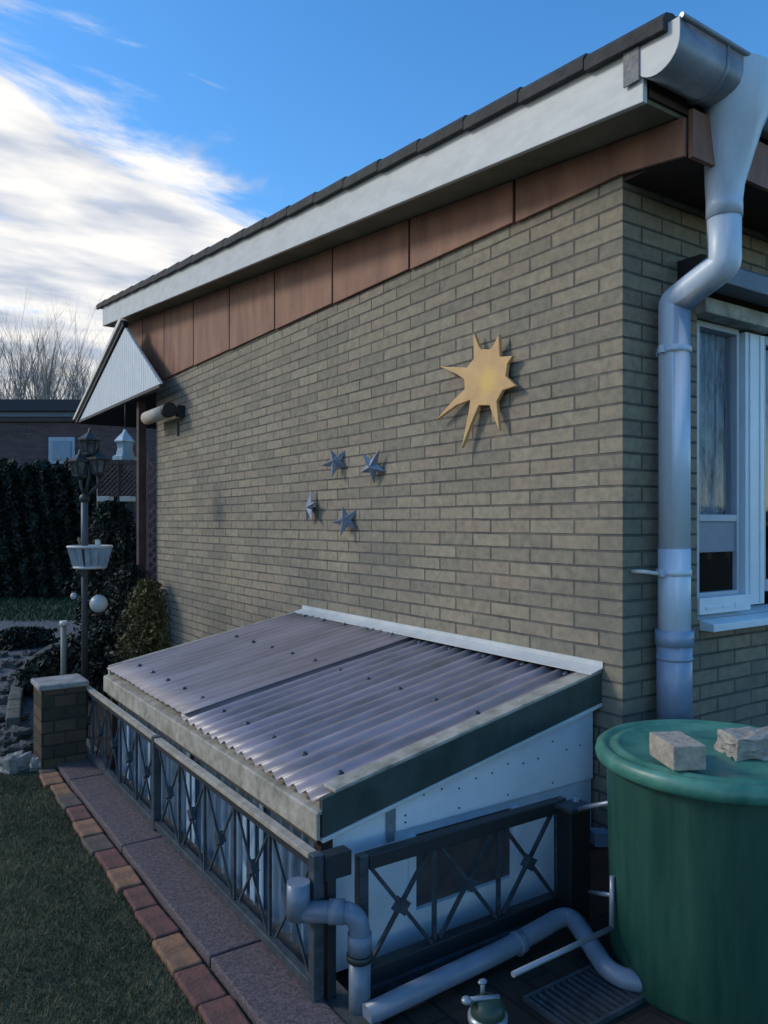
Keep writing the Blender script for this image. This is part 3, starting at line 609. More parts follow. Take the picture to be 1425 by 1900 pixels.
# ================================================================== DRAIN PIPES
dr_ = thing('drain_pipe', (-1.22,-.06,0), 'grey plastic drain pipe running down the corner and along the ground before the black railing', 'drain pipe')
d_ = MB(); d_.tube(arc_path([(-1.355,.035,.385),(-1.355,.035,.285)], .02), .033, 20); d_.build('stub_pipe', M_pipe, dr_)
d_ = MB(); d_.tube(arc_path([(-1.355,.035,.30),(-1.215,-.068,.305),(-1.215,-.068,.17)], .06, 8), .030, 20); d_.tube([(-1.285,-.017,.303),(-1.25,-.043,.304)], .0345, 20); d_.tube([(-1.215,-.068,.245),(-1.215,-.068,.19)], .0345, 20); d_.build('elbow', M_pipe, dr_)
d_ = MB(); d_.tube([(-1.215,-.068,.188),(-1.215,-.068,.170)], .037, 20); d_.build('clamp', M_blackmetal, dr_)
d_ = MB(); d_.tube([(-1.215,-.068,.1695),(-1.215,-.068,.01)], .031, 20); d_.build('standpipe', M_pipe, dr_)
d_ = MB(); d_.tube(arc_path([(-1.225,-.115,.04),(-.70,-.112,.060),(-.40,-.10,.085),(-.525,-.385,.045),(-.42,-.50,.045)], .07, 8), .030, 20)
d_.build('ground_pipe', M_pipe, dr_)
d_ = MB(); d_.tube([(-.66,-.112,.0615),(-.63,-.1115,.0635)], .0345, 20); d_.tube([(-.655,-.112,.0617),(-.650,-.112,.0619)], .037, 20); d_.build('pipe_socket', M_pipe, dr_)

# thin steel frame leaning at the barrel
A_ = dep(952,1808,2.05); B_ = dep(1135,1722,2.35); C_ = dep(1136,1625,2.37); D_ = dep(1095,1655,2.55)
sf_ = thing('steel_rod', B_, 'thin bent steel rod frame lying between the grey drain pipe and the barrel', 'rod')
d_ = MB(); d_.tube([A_, B_], .008, 8); d_.build('long_bar', M_zincdark, sf_)
d_ = MB(); d_.tube([B_, C_], .008, 8); d_.tube([C_-Vector((0,0,.06)), D_], .007, 8); d_.build('upright_bar', M_zincdark, sf_)
# tap
tp = dep(905,1850,2.0)
tpt = thing('water_valve', (tp.x,tp.y,0), 'squat grey garden water valve with green cap near the bottom edge', 'valve')
d_ = MB(); d_.lathe([(0,.0),(.048,0),(.048,.10),(.052,.105),(.052,.12),(0,.122)], (tp.x,tp.y,0), 24); d_.build('valve_body', M_zincdark, tpt)
d_ = MB(); d_.lathe([(.045,.122),(.045,.145),(.03,.16),(0,.162)], (tp.x,tp.y,0), 24); d_.build('cap', mat('moss_green_plastic', (.02,.05,.035), .4), tpt)
d_ = MB(); d_.ball((tp.x-.055,tp.y+.02,.165), .014, sc=(1,1,.7)).ball((tp.x+.0,tp.y+.02,.195), .010, sc=(1.4,1,.6)); d_.tube([(tp.x-.05,tp.y+.02,.165),(tp.x+.03,tp.y-.01,.16)], .007, 8).tube([(tp.x,tp.y+.02,.16),(tp.x,tp.y+.02,.2)], .006, 8); d_.build('handle', M_zincdark, tpt)
# grating
gc = ground(1085,1862)
gr_ = thing('drain_grate', (gc.x,gc.y,.006), 'dark slotted drain grate in the ground at the foot of the barrel', 'grate')
d_ = MB(); d_.box(gc.x-.15,gc.x+.15,gc.y-.10,gc.y-.09,.006,.022).box(gc.x-.15,gc.x+.15,gc.y+.09,gc.y+.10,.006,.022).box(gc.x-.15,gc.x-.14,gc.y-.089,gc.y+.089,.006,.022).box(gc.x+.14,gc.x+.15,gc.y-.089,gc.y+.089,.006,.022); d_.build('grate_frame', M_galv, gr_)
d_ = MB()
for k in range(11): d_.box(gc.x-.128+.025*k,gc.x-.118+.025*k,gc.y-.088,gc.y+.088,.008,.020)
d_.build('grate_bars', M_galv, gr_)
# black box
bc = dep(1066,1600,2.70)
bb = thing('black_box', (bc.x,bc.y,0), 'tall narrow black box standing between the railing end and the barrel', 'box')
d_ = MB(); d_.box(bc.x-.055,bc.x+.045,bc.y-.035,bc.y+.035,.03,.40); d_.build('box_body', M_darkbox, bb, bevel=.006)
d_ = MB(); d_.box(bc.x-.060,bc.x+.050,bc.y-.04,bc.y+.04,.401,.412); d_.build('box_lid', M_galv, bb)
d_ = MB(); d_.box(bc.x-.03,bc.x+.03,bc.y-.025,bc.y+.025,0,.03); d_.build('box_foot', M_galv, bb)
cc = dep(1116,1558,2.74)
d_ = MB(); d_.tube([dep(1072,1503,2.66), dep(1090,1497,2.62), dep(1140,1488,2.45)], .008, 8); tag(d_.build('thin_conduit', M_zincdark, origin=dep(1090,1497,2.62)), 'thin grey conduit running from the black box to behind the green barrel', 'conduit')
d_ = MB(); d_.prism([cc+Vector((-.035,0,.03)),cc+Vector((.035,-.02,.02)),cc+Vector((.045,-.02,-.03)),cc+Vector((-.03,0,-.02))], (.02,.05,0)); tag(d_.build('small_plastic_tub', mat('blue_grey_tub', (.14,.20,.30), .5), origin=cc), 'small blue grey plastic tub half hidden behind the green barrel', 'tub')
d_ = MB(); d_.box(cc.x-.06,cc.x+.05,cc.y+.0,cc.y+.10,0.0,cc.z-.03); tag(d_.build('brick_pedestal', mat('dark_red_brick', (.06,.028,.02), .9, var=.3, bump=.4), origin=(cc.x,cc.y,0)), 'dark red brick stand under the small blue grey tub', 'pedestal')

# ================================================================== BARREL
BX, BY, BZ = -.174, -.50, .70
ba = thing('rain_barrel', (BX,BY,0), 'large green plastic rain barrel with ringed lid under the downpipe', 'barrel')
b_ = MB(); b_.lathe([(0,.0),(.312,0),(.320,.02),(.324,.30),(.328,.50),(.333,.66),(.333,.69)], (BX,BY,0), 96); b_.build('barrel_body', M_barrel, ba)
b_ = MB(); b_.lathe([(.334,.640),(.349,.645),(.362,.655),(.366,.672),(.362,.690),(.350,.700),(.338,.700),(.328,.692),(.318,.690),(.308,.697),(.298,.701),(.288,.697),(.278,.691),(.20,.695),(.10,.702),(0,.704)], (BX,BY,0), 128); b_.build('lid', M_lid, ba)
b_ = MB(); q = Vector((BX,BY,0))+Vector((-.1,-.32,.60)); b_.ball(q, .014); b_.build('bung', M_darkbox, ba)
def rough_block(c, dims, ang, name, m, lab, amp=.004, cuts=6, bev=.006):
    import bmesh
    me = bpy.data.meshes.new(name); bm = bmesh.new(); bmesh.ops.create_cube(bm, size=1)
    bmesh.ops.scale(bm, vec=dims, verts=bm.verts); bmesh.ops.subdivide_edges(bm, edges=bm.edges, cuts=cuts, use_grid_fill=True)
    for v in bm.verts:
        h = math.sin(v.co.x*90+v.co.z*70)+math.cos(v.co.y*110+v.co.x*40); v.co += Vector((random.uniform(-1,1),random.uniform(-1,1),random.uniform(-1,1)))*amp*.5 + v.co.normalized()*h*amp*.3
    bm.to_mesh(me); bm.free(); me.materials.append(m); o = bpy.data.objects.new(name, me); COL.objects.link(o)
    o.location = c; o.rotation_euler.z = ang; ORI[o.name] = Vector(c)
    b2 = o.modifiers.new('b','BEVEL'); b2.width = bev; b2.segments = 2; b2.limit_method = 'ANGLE'; b2.angle_limit = R(50)
    return o
o = rough_block((-.412,-.524,.738), (.155,.098,.07), R(61.6), 'paving_block', M_conc, '', amp=.0012, cuts=3, bev=.004)
MATS['tb'] = mat('tan_block', (.44,.39,.30), .9, scale=30, col2=(.27,.24,.20), bump=.5, bscale=80)
o.data.materials[0] = MATS['tb']
tag(o, 'clean tan concrete paving block on the barrel lid, nearest the downpipe', 'paving block')
p = dep(1400,1373,2.30)
o = rough_block((p.x+.03,p.y+.01,.735), (.20,.11,.062), R(-26), 'rough_stone', M_stone, '', amp=.010)
tag(o, 'rough pale stone lump on the barrel lid at the right edge', 'stone')

# ================================================================== LEFT: CANOPY, POSTS, TRELLIS
can = thing('terrace_canopy', (-.2,6.3,0), 'steep little terrace canopy with white slatted gable hanging beyond the wall end', 'canopy')
XG = -.215
c_ = MB(); A0, A1, A2 = (4.79,E+1.22), (7.86,E+1.24), (5.89,E+1.945)
nsl = 44
for i in range(nsl):
    ya = A0[0]+(A1[0]-A0[0])*i/nsl; yb2 = A0[0]+(A1[0]-A0[0])*(i+1)/nsl-.008
    def tz(y_): return A0[1]+(A2[1]-A0[1])*(y_-A0[0])/(A2[0]-A0[0]) if y_ < A2[0] else A1[1]+(A2[1]-A1[1])*(y_-A1[0])/(A2[0]-A1[0])
    zb0 = A0[1]+(A1[1]-A0[1])*i/nsl
    if ya < A2[0] < yb2: c_.prism([(XG-.012,ya,zb0),(XG-.012,yb2,zb0),(XG-.012,yb2,tz(yb2)),(XG-.012,A2[0],A2[1]),(XG-.012,ya,tz(ya))], (.02,0,0))
    else: c_.prism([(XG-.012,ya,zb0),(XG-.012,yb2,zb0),(XG-.012,yb2,tz(yb2)),(XG-.012,ya,max(tz(ya), zb0+.001))], (.02,0,0))
c_.build('gable_slats', mat('white_slats', (.62,.68,.70), .5, var=.06), can)
c_ = MB(); c_.prism([(XG+.009,A0[0],A0[1]+.01),(XG+.009,A1[0],A1[1]+.01),(XG+.009,A2[0],A2[1]-.01)], (.008,0,0)); c_.build('gable_backing', M_conc, can)
c_ = MB(); c_.prism([(XG-.03,A2[0]+.0,A2[1]+.03),(XG-.03,A1[0]+.10,A1[1]-.03),(XG-.03,A1[0]+.12,A1[1]+.02),(XG-.03,A2[0]+.02,A2[1]+.075)], (.05,0,0)); c_.build('canopy_roof', M_darkbox, can)
c_ = MB(); c_.prism([(XG+.021,6.7,E+1.66),(XG+.021,A1[0]+.10,A1[1]-.03),(XG+.021,A1[0]+.12,A1[1]+.02),(XG+.021,6.7,E+1.73)], (2.9,0,0)); c_.build('canopy_roof', M_darkbox, can)
c_ = MB(); c_.prism([(XG-.05,A2[0]+.02,A2[1]+.078),(XG-.05,A1[0]+.125,A1[1]+.022),(XG-.05,A1[0]+.20,A1[1]+.03),(XG-.05,A2[0]+.09,A2[1]+.105)], (.07,0,0)); c_.build('sunlit_edge', mat('sunlit_edge_tone', (.70,.66,.58), .5), can)  # sunlight on the roof sheet's edge, put in as a pale strip
c_ = MB(); c_.prism([(XG-.02,A0[0],A0[1]-.03),(XG-.02,A1[0],A1[1]-.03),(XG-.02,A1[0],A1[1]-.002),(XG-.02,A0[0],A0[1]-.002)], (.05,0,0)); c_.build('eave_beam', M_darkbox, can)
pb = on(1, 5.72, 259, 1000); 
c_ = MB(); c_.box(pb.x-.018,pb.x+.055,5.69,5.76,0,E+1.2); c_.build('post', mat('redbrown_post', (.055,.03,.028), .7, var=.3), can)
tq = thing('trellis', (pb.x+.1,5.70,0), 'narrow red brown diagonal trellis between the canopy post and the brick wall end', 'trellis')
c_ = MB(); x0, x1 = pb.x+.060, pb.x+.20
for k in range(-2, 22):
    z0_ = .35+.095*k
    for s_ in (0, 1):
        za, zb2 = (z0_, z0_+.14) if s_ == 0 else (z0_+.14, z0_)
        if min(za, zb2) > .2 and max(za, zb2) < 2.05: c_.beam((x0,5.64+.012*s_,za),(x1,5.64+.012*s_,zb2), .01, .022)
c_.build('lattice', mat('redbrown_lattice', (.26,.14,.11), .8, var=.3), tq)
c_ = MB(); c_.box(x0-.004,x0+.012,5.665,5.69,.1,2.1).box(x1-.012,x1+.004,5.665,5.69,.1,2.1); c_.build('trellis_frame', mat('redbrown_lattice', (.12,.06,.05)), tq)
# awning roll at wall end
ar = thing('awning_roll', (-.14,5.2,E+.99), 'cream rolled awning tube with dark end cap under the canopy at the wall end', 'awning')
c_ = MB(); c_.tube([(-.14,4.86,E+1.0),(-.14,5.45,E+1.0)], .062, 20); c_.build('tube', mat('cream_cloth', (.42,.39,.33), .7), ar)
c_ = MB(); c_.tube([(-.14,4.78,E+1.0),(-.14,4.859,E+1.0)], .066, 20); c_.box(-.07,-.002,4.79,4.85,E+.95,E+1.05); c_.build('end_cap', M_darkbox, ar)
c_ = MB(); c_.box(-.02,-.002,4.95,5.0,E+.80,E+.92); c_.build('crank_bracket', mat('dull_grey', (.08,.08,.075)), ar)

# garden lamp post with bird house, basket and ball
Zp = 5.0; pb = dep(157,970,Zp); PXY = Vector((pb.x,pb.y,0))
def at(px, py, z=Zp): return dep(px, py, z)
gp_ = thing('garden_lamp_post', PXY, 'tall black garden lamp post with three lantern heads behind the railing end', 'lamp post')
c_ = MB(); c_.tube([PXY, PXY+Vector((0,0,1.55))], .020, 14); c_.build('pole', M_blackmetal, gp_)
c_ = MB(); c_.tube([PXY+Vector((0,0,1.05)), PXY+Vector((0,0,1.56))], .022, 14); c_.build('upper_sleeve', mat('dull_blue_steel', (.07,.085,.11), .5), gp_)
lb_ = MB()
for (hx, hy) in ((150,872),(183,868),(166,832)):
    lb_.tube(arc_path([at(157,925), at(hx,900 if hy > 840 else 880), at(hx,hy+16)], .03), .010, 8)
lb_.build('lamp_arms', M_blackmetal, gp_)
for (hx, hy, sc_) in ((148,866,1.0),(184,862,1.0),(166,826,1.05)):
    h0 = at(hx, hy)
    c_ = MB(); c_.lathe([(.0,.115),(.008,.10),(.012,.085),(.05,.055),(.074,.040),(.074,.030),(.0,.030)], h0, 6, False).lathe([(0,-.075),(.03,-.075),(.044,-.060),(.044,-.052),(0,-.052)], h0, 6, False)
    for k in range(6):
        a = math.pi/3*k; c_.beam(h0+Vector((.040*math.cos(a),.040*math.sin(a),-.052)), h0+Vector((.060*math.cos(a),.060*math.sin(a),.030)), .009, .009)
    hd2 = c_.build('lamp_head', M_blackmetal, gp_)
    c_ = MB(); c_.lathe([(.033,-.050),(.050,.028)], h0, 6, False); c_.build('lamp_glass', mat('smoked_lamp_glass', (.16,.17,.16), .2, scale=20, col2=(.03,.03,.035)), hd2)
c_ = MB(); c_.ball(at(157,925), .034, 12, 8); c_.build('hub', M_blackmetal, gp_)
# basket
bc_ = at(167,1030)
bk_ = thing('hanging_basket', bc_, 'pale grey slatted plant basket halfway up the garden lamp post', 'basket')
c_ = MB(); 
for k in range(14):
    a = 2*math.pi*k/14
    p0_ = bc_+RT*(.09*math.cos(a))+FW*(.09*math.sin(a))+UP*(-.075); p1_ = bc_+RT*(.125*math.cos(a))+FW*(.125*math.sin(a))+UP*.055; c_.beam(p0_, p1_, .03, .006, up=tuple(FW))
c_.build('slats', mat('basket_grey', (.26,.31,.34), .6, var=.2), bk_)
for r_0, zz_ in ((.135,.055),(.095,-.078)):
    c_ = MB(); c_.tube([bc_+RT*(r_0*math.cos(a))+FW*(r_0*math.sin(a))+UP*zz_ for a in np.linspace(0,2*math.pi,29)], .009, 8); c_.build('rim', mat('basket_rim', (.50,.50,.47), .5), bk_)
c_ = MB(); c_.tube([bc_+RT*.05+UP*.05, bc_+RT*.05+UP*.10], .016, 10); c_.build('candle', M_frost, bk_)
# ball
bl = at(183,1120)
b2_ = thing('white_ball', bl, 'white glass ball on a side arm of the garden lamp post', 'garden ball')
c_ = MB(); c_.ball(bl, .058); c_.build('ball', mat('milky_glass', (.40,.43,.42), .35), b2_)
c_ = MB(); c_.tube([at(157,1112), at(172,1117)], .009, 8).tube([at(157,1112), at(138,1106)], .007, 8); c_.build('arm', M_galv, b2_)
c_ = MB(); c_.ball(at(137,1106), .022, 12, 8); c_.build('small_ball', mat('milky_glass', (.40,.43,.42)), b2_)
# lantern under canopy
lc = dep(232,825,6.3)
ln = thing('glass_lantern', lc, 'pale blue glass lantern with pointed roof hanging under the canopy', 'lantern')
c_ = MB(); c_.lathe([(.0,.13),(.015,.12),(.02,.10),(.06,.06),(.085,.03),(.085,.02)], lc, 6, False); c_.build('lantern_roof', mat('pale_blue_tin', (.36,.48,.56), .35, var=.15), ln)
c_ = MB(); c_.lathe([(.07,.019),(.06,-.03),(.075,-.09),(.10,-.10),(.10,-.13),(.0,-.13)], lc, 6, False); c_.build('lantern_body', mat('blue_lantern_glass', (.22,.33,.40), .2, var=.25), ln)
c_ = MB(); c_.tube([lc+Vector((0,0,.125)), lc+Vector((0,0,.33))], .004, 6); c_.build('chain', M_blackmetal, ln)

# brick planter with stone top
q0 = ground(97,1436); pl = thing('brick_planter', (q0.x,q0.y,0), 'square brown brick planter with pale stone lid at the railing end', 'planter')
cpl = Vector((q0.x,q0.y,0))+FW*.17
c_ = MB(); cpl = cpl-RT*.03; c_.box(cpl.x-.12,cpl.x+.12,cpl.y-.12,cpl.y+.12,0,.46); c_.build('brick_wall', brick_mat('planter_brick', 0, (.15,.10,.07), (.08,.065,.05), (.05,.045,.04), bw=.12, rh=.07, dirt=(.04,.045,.03), dirt_amt=.6), pl)
c_ = MB(); c_.box(cpl.x-.135,cpl.x+.135,cpl.y-.135,cpl.y+.135,.461,.492); c_.build('stone_lid', mat('white_stone', (.36,.36,.35), .8, col2=(.16,.16,.15), bump=.4), pl, bevel=.008)
c_ = MB()
for k in range(15):
    a = math.pi*(1.02+.62*k/14)
# curved stone rim of a pond behind the planter
cps = [ground(a, b) for a, b in ((24,1365),(27,1325),(34,1292),(48,1262),(70,1235),(100,1216),(142,1204))]
c0_ = cps[3]; rim = MB()
for a, b in zip(cps[:-1], cps[1:]):
    for q in range(2):
        a1 = a.lerp(b, q*.5); b1 = a.lerp(b, q*.5+.46); rim.beam(a1+UP*(.05+random.uniform(-.008,.008)), b1+UP*(.05+random.uniform(-.008,.008)), .09, .13)
tag(rim.build('pond_rim', mat('mossy_stone', (.12,.12,.105), .9, scale=10, col2=(.05,.055,.045), bump=.8), bevel=.012, origin=c0_), 'curved mossy stone rim of a raised bed behind the brick planter', 'stone rim')
# path light, white stone, rubble
lp = dep(118,1200,6.0)
pl_ = thing('path_light', (lp.x,lp.y,0), 'short pale garden path light left of the dark pole', 'garden light')
c_ = MB(); c_.tube([(lp.x,lp.y,0),(lp.x,lp.y,.60)], .022, 12); c_.build('stem', mat('pale_olive', (.22,.22,.18)), pl_)
c_ = MB(); c_.tube([(lp.x,lp.y,.601),(lp.x,lp.y,.635)], [.034,.028], 12); c_.build('cap', M_frost, pl_)
wp = ground(30,1432)
o = rough_block((wp.x,wp.y+.03,.04), (.15,.11,.09), .5, 'white_stone', mat('white_quartz', (.36,.34,.30), .8, col2=(.16,.155,.14), bump=.5), '', amp=.02, cuts=3); tag(o, 'white stone lying on the lawn edge beside the planter', 'stone')
o = rough_block((wp.x+.12,wp.y-.03,.03), (.11,.09,.07), 1.2, 'white_stone', mat('white_quartz', (.60,.58,.52)), '', amp=.018, cuts=3); tag(o, 'smaller grey white stone touching the larger white stone', 'stone')
stones = []
M_rub = mat('grey_rubble', (.11,.108,.10), .9, col2=(.045,.045,.042), bump=.6)
protos = []
for k in range(46):
    gpx = random.uniform(-25, 62); gpy = random.uniform(1170, 1405); q = ground(gpx, gpy)
    if gpy > 1330 and gpx > 45: continue
    if len(protos) < 4:
        o = rough_block((q.x,q.y,.03), (.12,.09,.07), random.uniform(0,3), 'rubble_stone', M_rub, '', amp=.02, cuts=3, bev=.01); protos.append(o)
    else:
        o = random.choice(protos).copy(); COL.objects.link(o); o.location = (q.x,q.y,.025); o.rotation_euler.z = random.uniform(0,6)
    s_ = random.uniform(.5,1.3); o.scale = (s_,s_,s_*random.uniform(.6,1)); tag(o, 'grey rubble stone lying on the gravel at the left edge', 'stone', 'rubble stones on the gravel')

# ------------------------------------------------ plants
def shrub(name, c, rx, ry, h, n, size, m, label, cat, conic=False, stem=True, group=None):
    t_ = thing(name, (c[0],c[1],0), label, cat, group); u = rng.uniform(0, 1, n)**.7; th = rng.uniform(0, 2*np.pi, n)
    z_ = rng.uniform(.02, 1, n); prof_ = (1-z_)**.6 if conic else np.sqrt(np.clip(1-(z_*1.0-.35)**2/.45, .02, 1))
    lump = 1+.22*np.sin(th*3+z_*9)+.15*np.sin(th*7-z_*17)
    rr = u*prof_*lump
    P = np.stack([c[0]+rx*rr*np.cos(th), c[1]+ry*rr*np.sin(th), z_*h], 1)
    V_, F_ = leaves(P, size); raw('foliage', V_, F_, m, parent=t_)
    s_ = MB(); s_.tube([(c[0],c[1],0),(c[0]+.01,c[1],h*.8)], [.03,.008], 8); s_.build('stem', M_bark if False else M_darkbrown, t_); return t_
cf = dep(272,1200,5.6); shrub('conifer', (cf.x,cf.y), .19, .19, .98, 9000, .018, M_leafbr, 'bronze brown dwarf conifer against the wall behind the stair cover', 'shrub', conic=False)
cf = dep(205,1100,8.2); shrub('tall_shrub', (cf.x,cf.y), .36, .36, 1.62, 9000, .03, M_leafdk, 'tall dark shrub behind the garden lamp post under the canopy', 'shrub')
cf = dep(190,1230,6.4); shrub('low_shrub', (cf.x,cf.y), .40, .40, .52, 5000, .028, M_leafdk, 'low dark evergreen at the foot of the garden lamp post', 'shrub')
cf = dep(105,1230,6.3); shrub('low_shrub', (cf.x,cf.y), .28, .22, .34, 3000, .028, M_leafdk, 'low dark evergreen inside the curved stone rim', 'shrub')
cf = dep(40,1175,8.6); shrub('low_shrub', (cf.x,cf.y), .40, .22, .22, 2500, .03, M_leafdk, 'flat dark ground shrub between gravel path and far grass', 'shrub')
cf = dep(240,1130,7.2); shrub('tall_shrub', (cf.x,cf.y), .28, .28, 1.0, 5000, .025, M_leafdk, 'dark shrub between the tall shrub and the trellis', 'shrub')

# lattice fence and white boxes beyond
lf = thing('lattice_fence', dep(220,970,10), 'mauve brown lattice fence beyond the garden lamp post under the canopy', 'fence')
f0 = dep(182,970,10); f1 = dep(262,970,10)
c_ = MB(); 
def fp_(px, py, z=10): return dep(px, py, z)
for i in range(-4, 12):
    for s_ in (0,1):
        a_x = 186+9*i; 
        p0_ = fp_(a_x, 922, 10+.02*s_); p1_ = fp_(a_x+(58 if s_ == 0 else -58), 862, 10+.02*s_)
        # clip in px
        def clipx(ax, ay, bx, by):
            if ax > bx: ax, ay, bx, by = bx, by, ax, ay
            if bx <= 186 or ax >= 258: return None
            if ax < 186: t = (186-ax)/(bx-ax); ax, ay = 186, ay+(by-ay)*t
            if bx > 258: t = (258-ax)/(bx-ax); bx, by = 258, ay+(by-ay)*t
            return ax, ay, bx, by
        q = clipx(a_x, 922, a_x+(58 if s_ == 0 else -58), 862)
        if q: c_.beam(fp_(q[0],q[1],10+.02*s_), fp_(q[2],q[3],10+.02*s_), .02, .025, up=tuple(FW))
c_.build('lattice', mat('mauve_lattice', (.14,.10,.09), .8, var=.25), lf)
c_ = MB()
for px_ in (184, 222, 260): c_.beam(dep(px_,1110,10), dep(px_,856,10), .05, .05)
c_.beam(dep(184,858,10), dep(260,858,10), .04, .05); c_.build('fence_post', mat('mauve_lattice2', (.09,.065,.065), .8), lf)
for i, (a, b) in enumerate(((184,207),(226,248))):
    p0_, p1_ = dep(a,926,9.7), dep(b,926,9.7); c_ = MB(); c_.beam(p0_, p1_, .16, .065)
    tag(c_.build('flower_box', mat('white_box', (.55,.55,.50), .5), origin=p0_, bevel=.005), ['left white flower box on the lattice fence', 'right white flower box on the lattice fence, next to the canopy post'][i], 'flower box', 'white flower boxes')

# ------------------------------------------------ neighbour building, hedge
ZB_ = 19.0
nb = thing('neighbour_house', dep(60,970,ZB_)-Vector((0,0,1.4)), 'low mauve brick house with flat dark roof behind the hedge', 'house')
def slab(px0, px1, py0, py1, z0, z1, nm, m, par, label=None):
    c = MB(); A = dep(px0,970,z0); Bv = dep(px1,970,z0); tz_ = E+(970-py0)/FPX*z0; bz = E+(970-py1)/FPX*z0
    dd = FW*(z1-z0)
    c.hexa([Vector((A.x,A.y,bz)),Vector((Bv.x,Bv.y,bz)),Vector((Bv.x,Bv.y,bz))+dd,Vector((A.x,A.y,bz))+dd],[Vector((A.x,A.y,tz_)),Vector((Bv.x,Bv.y,tz_)),Vector((Bv.x,Bv.y,tz_))+dd,Vector((A.x,A.y,tz_))+dd])
    return c.build(nm, m, par, label=label)
slab(-300,330,782,1080,19,27,'wall',brick_mat('mauve_brick',0,(.15,.105,.105),(.12,.09,.09),(.10,.085,.085),dirt=(.08,.07,.07)),nb)
slab(-310,340,741,762,18.7,27.5,'roof',mat('dark_roof_edge',(.02,.025,.035),.6),nb)
slab(-306,336,762.2,773,18.85,27,'fascia',mat('blue_grey_fascia',(.12,.17,.22),.5),nb)
slab(-304,334,773.2,782,18.9,27,'soffit_band',mat('dark_band',(.05,.035,.04)),nb)
wn_ = slab(90,138,811,860,18.94,18.99,'window',mat('pale_window_frame',(.34,.42,.48),.5),nb)
slab(97,131,818,853,18.90,18.935,'pane',mat('blue_pane',(.10,.20,.32),.15,var=.1),wn_)
# hedge
hd_ = thing('hedge', dep(40,970,14)-Vector((0,0,1.4)), 'tall dense dark hedge in front of the mauve house', 'hedge')
n = 42000; px_ = rng.uniform(-260, 235, n); dz_ = rng.uniform(0,1,n)**2*.9; zz2 = rng.uniform(0,1,n)
topn = 2.50+.05*np.sin(px_*.11)+.04*np.sin(px_*.31)
P = np.array(EYE)[None]+(14+dz_+.10*np.sin(px_*.2+zz2*9))[:,None]*(np.array(FW)[None]+((px_-CX)/FPX)[:,None]*np.array(RT)[None]); P[:,2] = zz2*topn
V_, F_ = leaves(P, .055, .6); raw('foliage', V_, F_, M_leafdk, parent=hd_)
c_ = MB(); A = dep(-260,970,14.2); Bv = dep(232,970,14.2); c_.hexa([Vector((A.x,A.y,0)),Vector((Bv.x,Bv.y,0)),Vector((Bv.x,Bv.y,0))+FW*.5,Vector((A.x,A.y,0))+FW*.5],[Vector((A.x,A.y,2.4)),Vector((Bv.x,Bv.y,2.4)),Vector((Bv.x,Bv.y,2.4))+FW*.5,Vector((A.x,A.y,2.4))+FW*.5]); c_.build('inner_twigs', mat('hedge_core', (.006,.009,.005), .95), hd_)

# ------------------------------------------------ bare trees
def bare(seed, H):
    rnd = random.Random(seed); tr, br = MB(), MB()
    def grow(p, d, ln, r, lev, mb):
        n = 4; pts = [p]; q = Vector(p); dd = Vector(d)
        for k in range(n):
            dd = (dd+Vector((rnd.uniform(-.10,.10),rnd.uniform(-.10,.10),rnd.uniform(0,.10)))).normalized(); q = q+dd*ln/n; pts.append(q.copy())
        mb.tube(pts, [r*(1-.6*k/n) for k in range(n+1)], 5 if lev < 2 else 3, cap=False)
        if lev >= 4: return
        for k in range({0:11,1:5,2:4,3:3}[lev]):
            t = rnd.uniform(.25 if lev == 0 else .15, 1); i = min(n-1, int(t*n)); base = pts[i].lerp(pts[i+1], t*n-i)
            a = rnd.uniform(0, 2*math.pi); s = rnd.uniform(.28,.62)
            nd = (dd*1.0+Vector((math.cos(a)*s, math.sin(a)*s, .25))).normalized()
            grow(base, nd, ln*rnd.uniform(.38,.60), r*.45*(1-.4*t), lev+1, br)
    grow(Vector((0,0,0)), Vector((rnd.uniform(-.05,.05),rnd.uniform(-.05,.05),1)).normalized(), H*.78, H*.0095, 0, tr); return tr, br
trees = []
variants = []
for sd_ in range(4):
    t_ = thing('bare_tree', (0,0,0), '', 'tree'); tr, br = bare(11+sd_, 10.0)
    tr.build('trunk', M_bark, t_, fix=False); br.build('branches', M_bark, t_, fix=False); variants.append(t_)
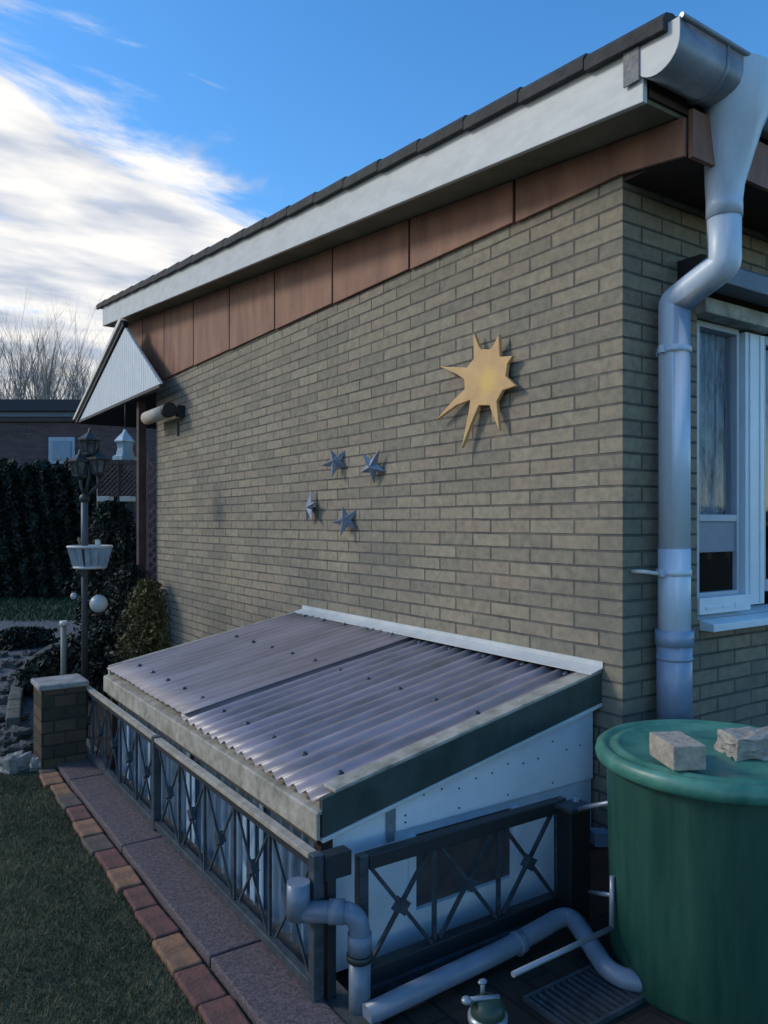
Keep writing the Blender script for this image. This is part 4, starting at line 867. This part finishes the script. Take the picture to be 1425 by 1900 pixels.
spots = [(-70,31,545),(-40,34,560),(-12,30,548),(14,33,556),(38,31,552),(60,35,566),(82,31,560),(104,34,590),(124,32,596),(144,35,606),(162,32,612),(182,34,622),(204,36,628),(228,33,640),(-95,33,550),(50,38,575),(95,38,585),(150,39,615),(-20,39,560),(20,40,562),(72,41,580),(118,41,600),(168,40,628),(0,36,556),(134,37,608)]
spots.sort()
ORD = ['leftmost','second','third','fourth','fifth','sixth','seventh','eighth','ninth','tenth','eleventh','twelfth','thirteenth','fourteenth','fifteenth','sixteenth','seventeenth','eighteenth','nineteenth','twentieth','twenty-first','twenty-second','twenty-third','twenty-fourth','twenty-fifth','twenty-sixth']
for i, (px_, z_, py_) in enumerate(spots):
    v = variants[i % 4]
    if i < 4: t_ = v
    else:
        t_ = v.copy(); COL.objects.link(t_)
        for ch in v.children: c = ch.copy(); COL.objects.link(c); c.parent = t_
    q = dep(px_, 970, z_); t_.location = (q.x, q.y, 0); s_ = (1.4+(970-py_)/FPX*z_)/13.2; t_.scale = (s_*1.25,s_*1.25,s_); t_.rotation_euler.z = random.uniform(0,6)
    tag(t_, 'bare winter tree behind the flat roofed house, %s from the left' % ORD[i], 'tree', 'bare trees beyond the neighbour house')
for i in range(14):
    v = variants[i % 4]; t_ = v.copy(); COL.objects.link(t_)
    for ch in v.children: c = ch.copy(); COL.objects.link(c); c.parent = t_
    t_.location = (6+i*2.6+random.uniform(-1,1), -19+i*.35+random.uniform(-2,2), 0); s_ = random.uniform(.75,1.05); t_.scale = (s_,s_,s_); t_.rotation_euler.z = random.uniform(0,6)
    tag(t_, 'bare winter tree of the garden side opposite the window, %s along' % ORD[i], 'tree', 'bare trees opposite the window')
reflected_hedge = thing('hedge', (22,-24,0), 'unseen dark hedge row added for the window pane to reflect', 'hedge')  # out of view, added only to darken the window's reflection
n = 9000; P = np.stack([rng.uniform(2,60,n), -22+.12*rng.uniform(0,1,n)*8+rng.normal(0,.2,n), rng.uniform(0,1,n)*2.2], 1); V_, F_ = leaves(P, .16, .6); raw('foliage', V_, F_, M_leafdk, parent=reflected_hedge)
# distant low treeline, trees one sees only as a mass
n = 5000; px_ = rng.uniform(-500, 420, n); z_ = rng.uniform(60, 70, n); hh = rng.uniform(0,1,n)
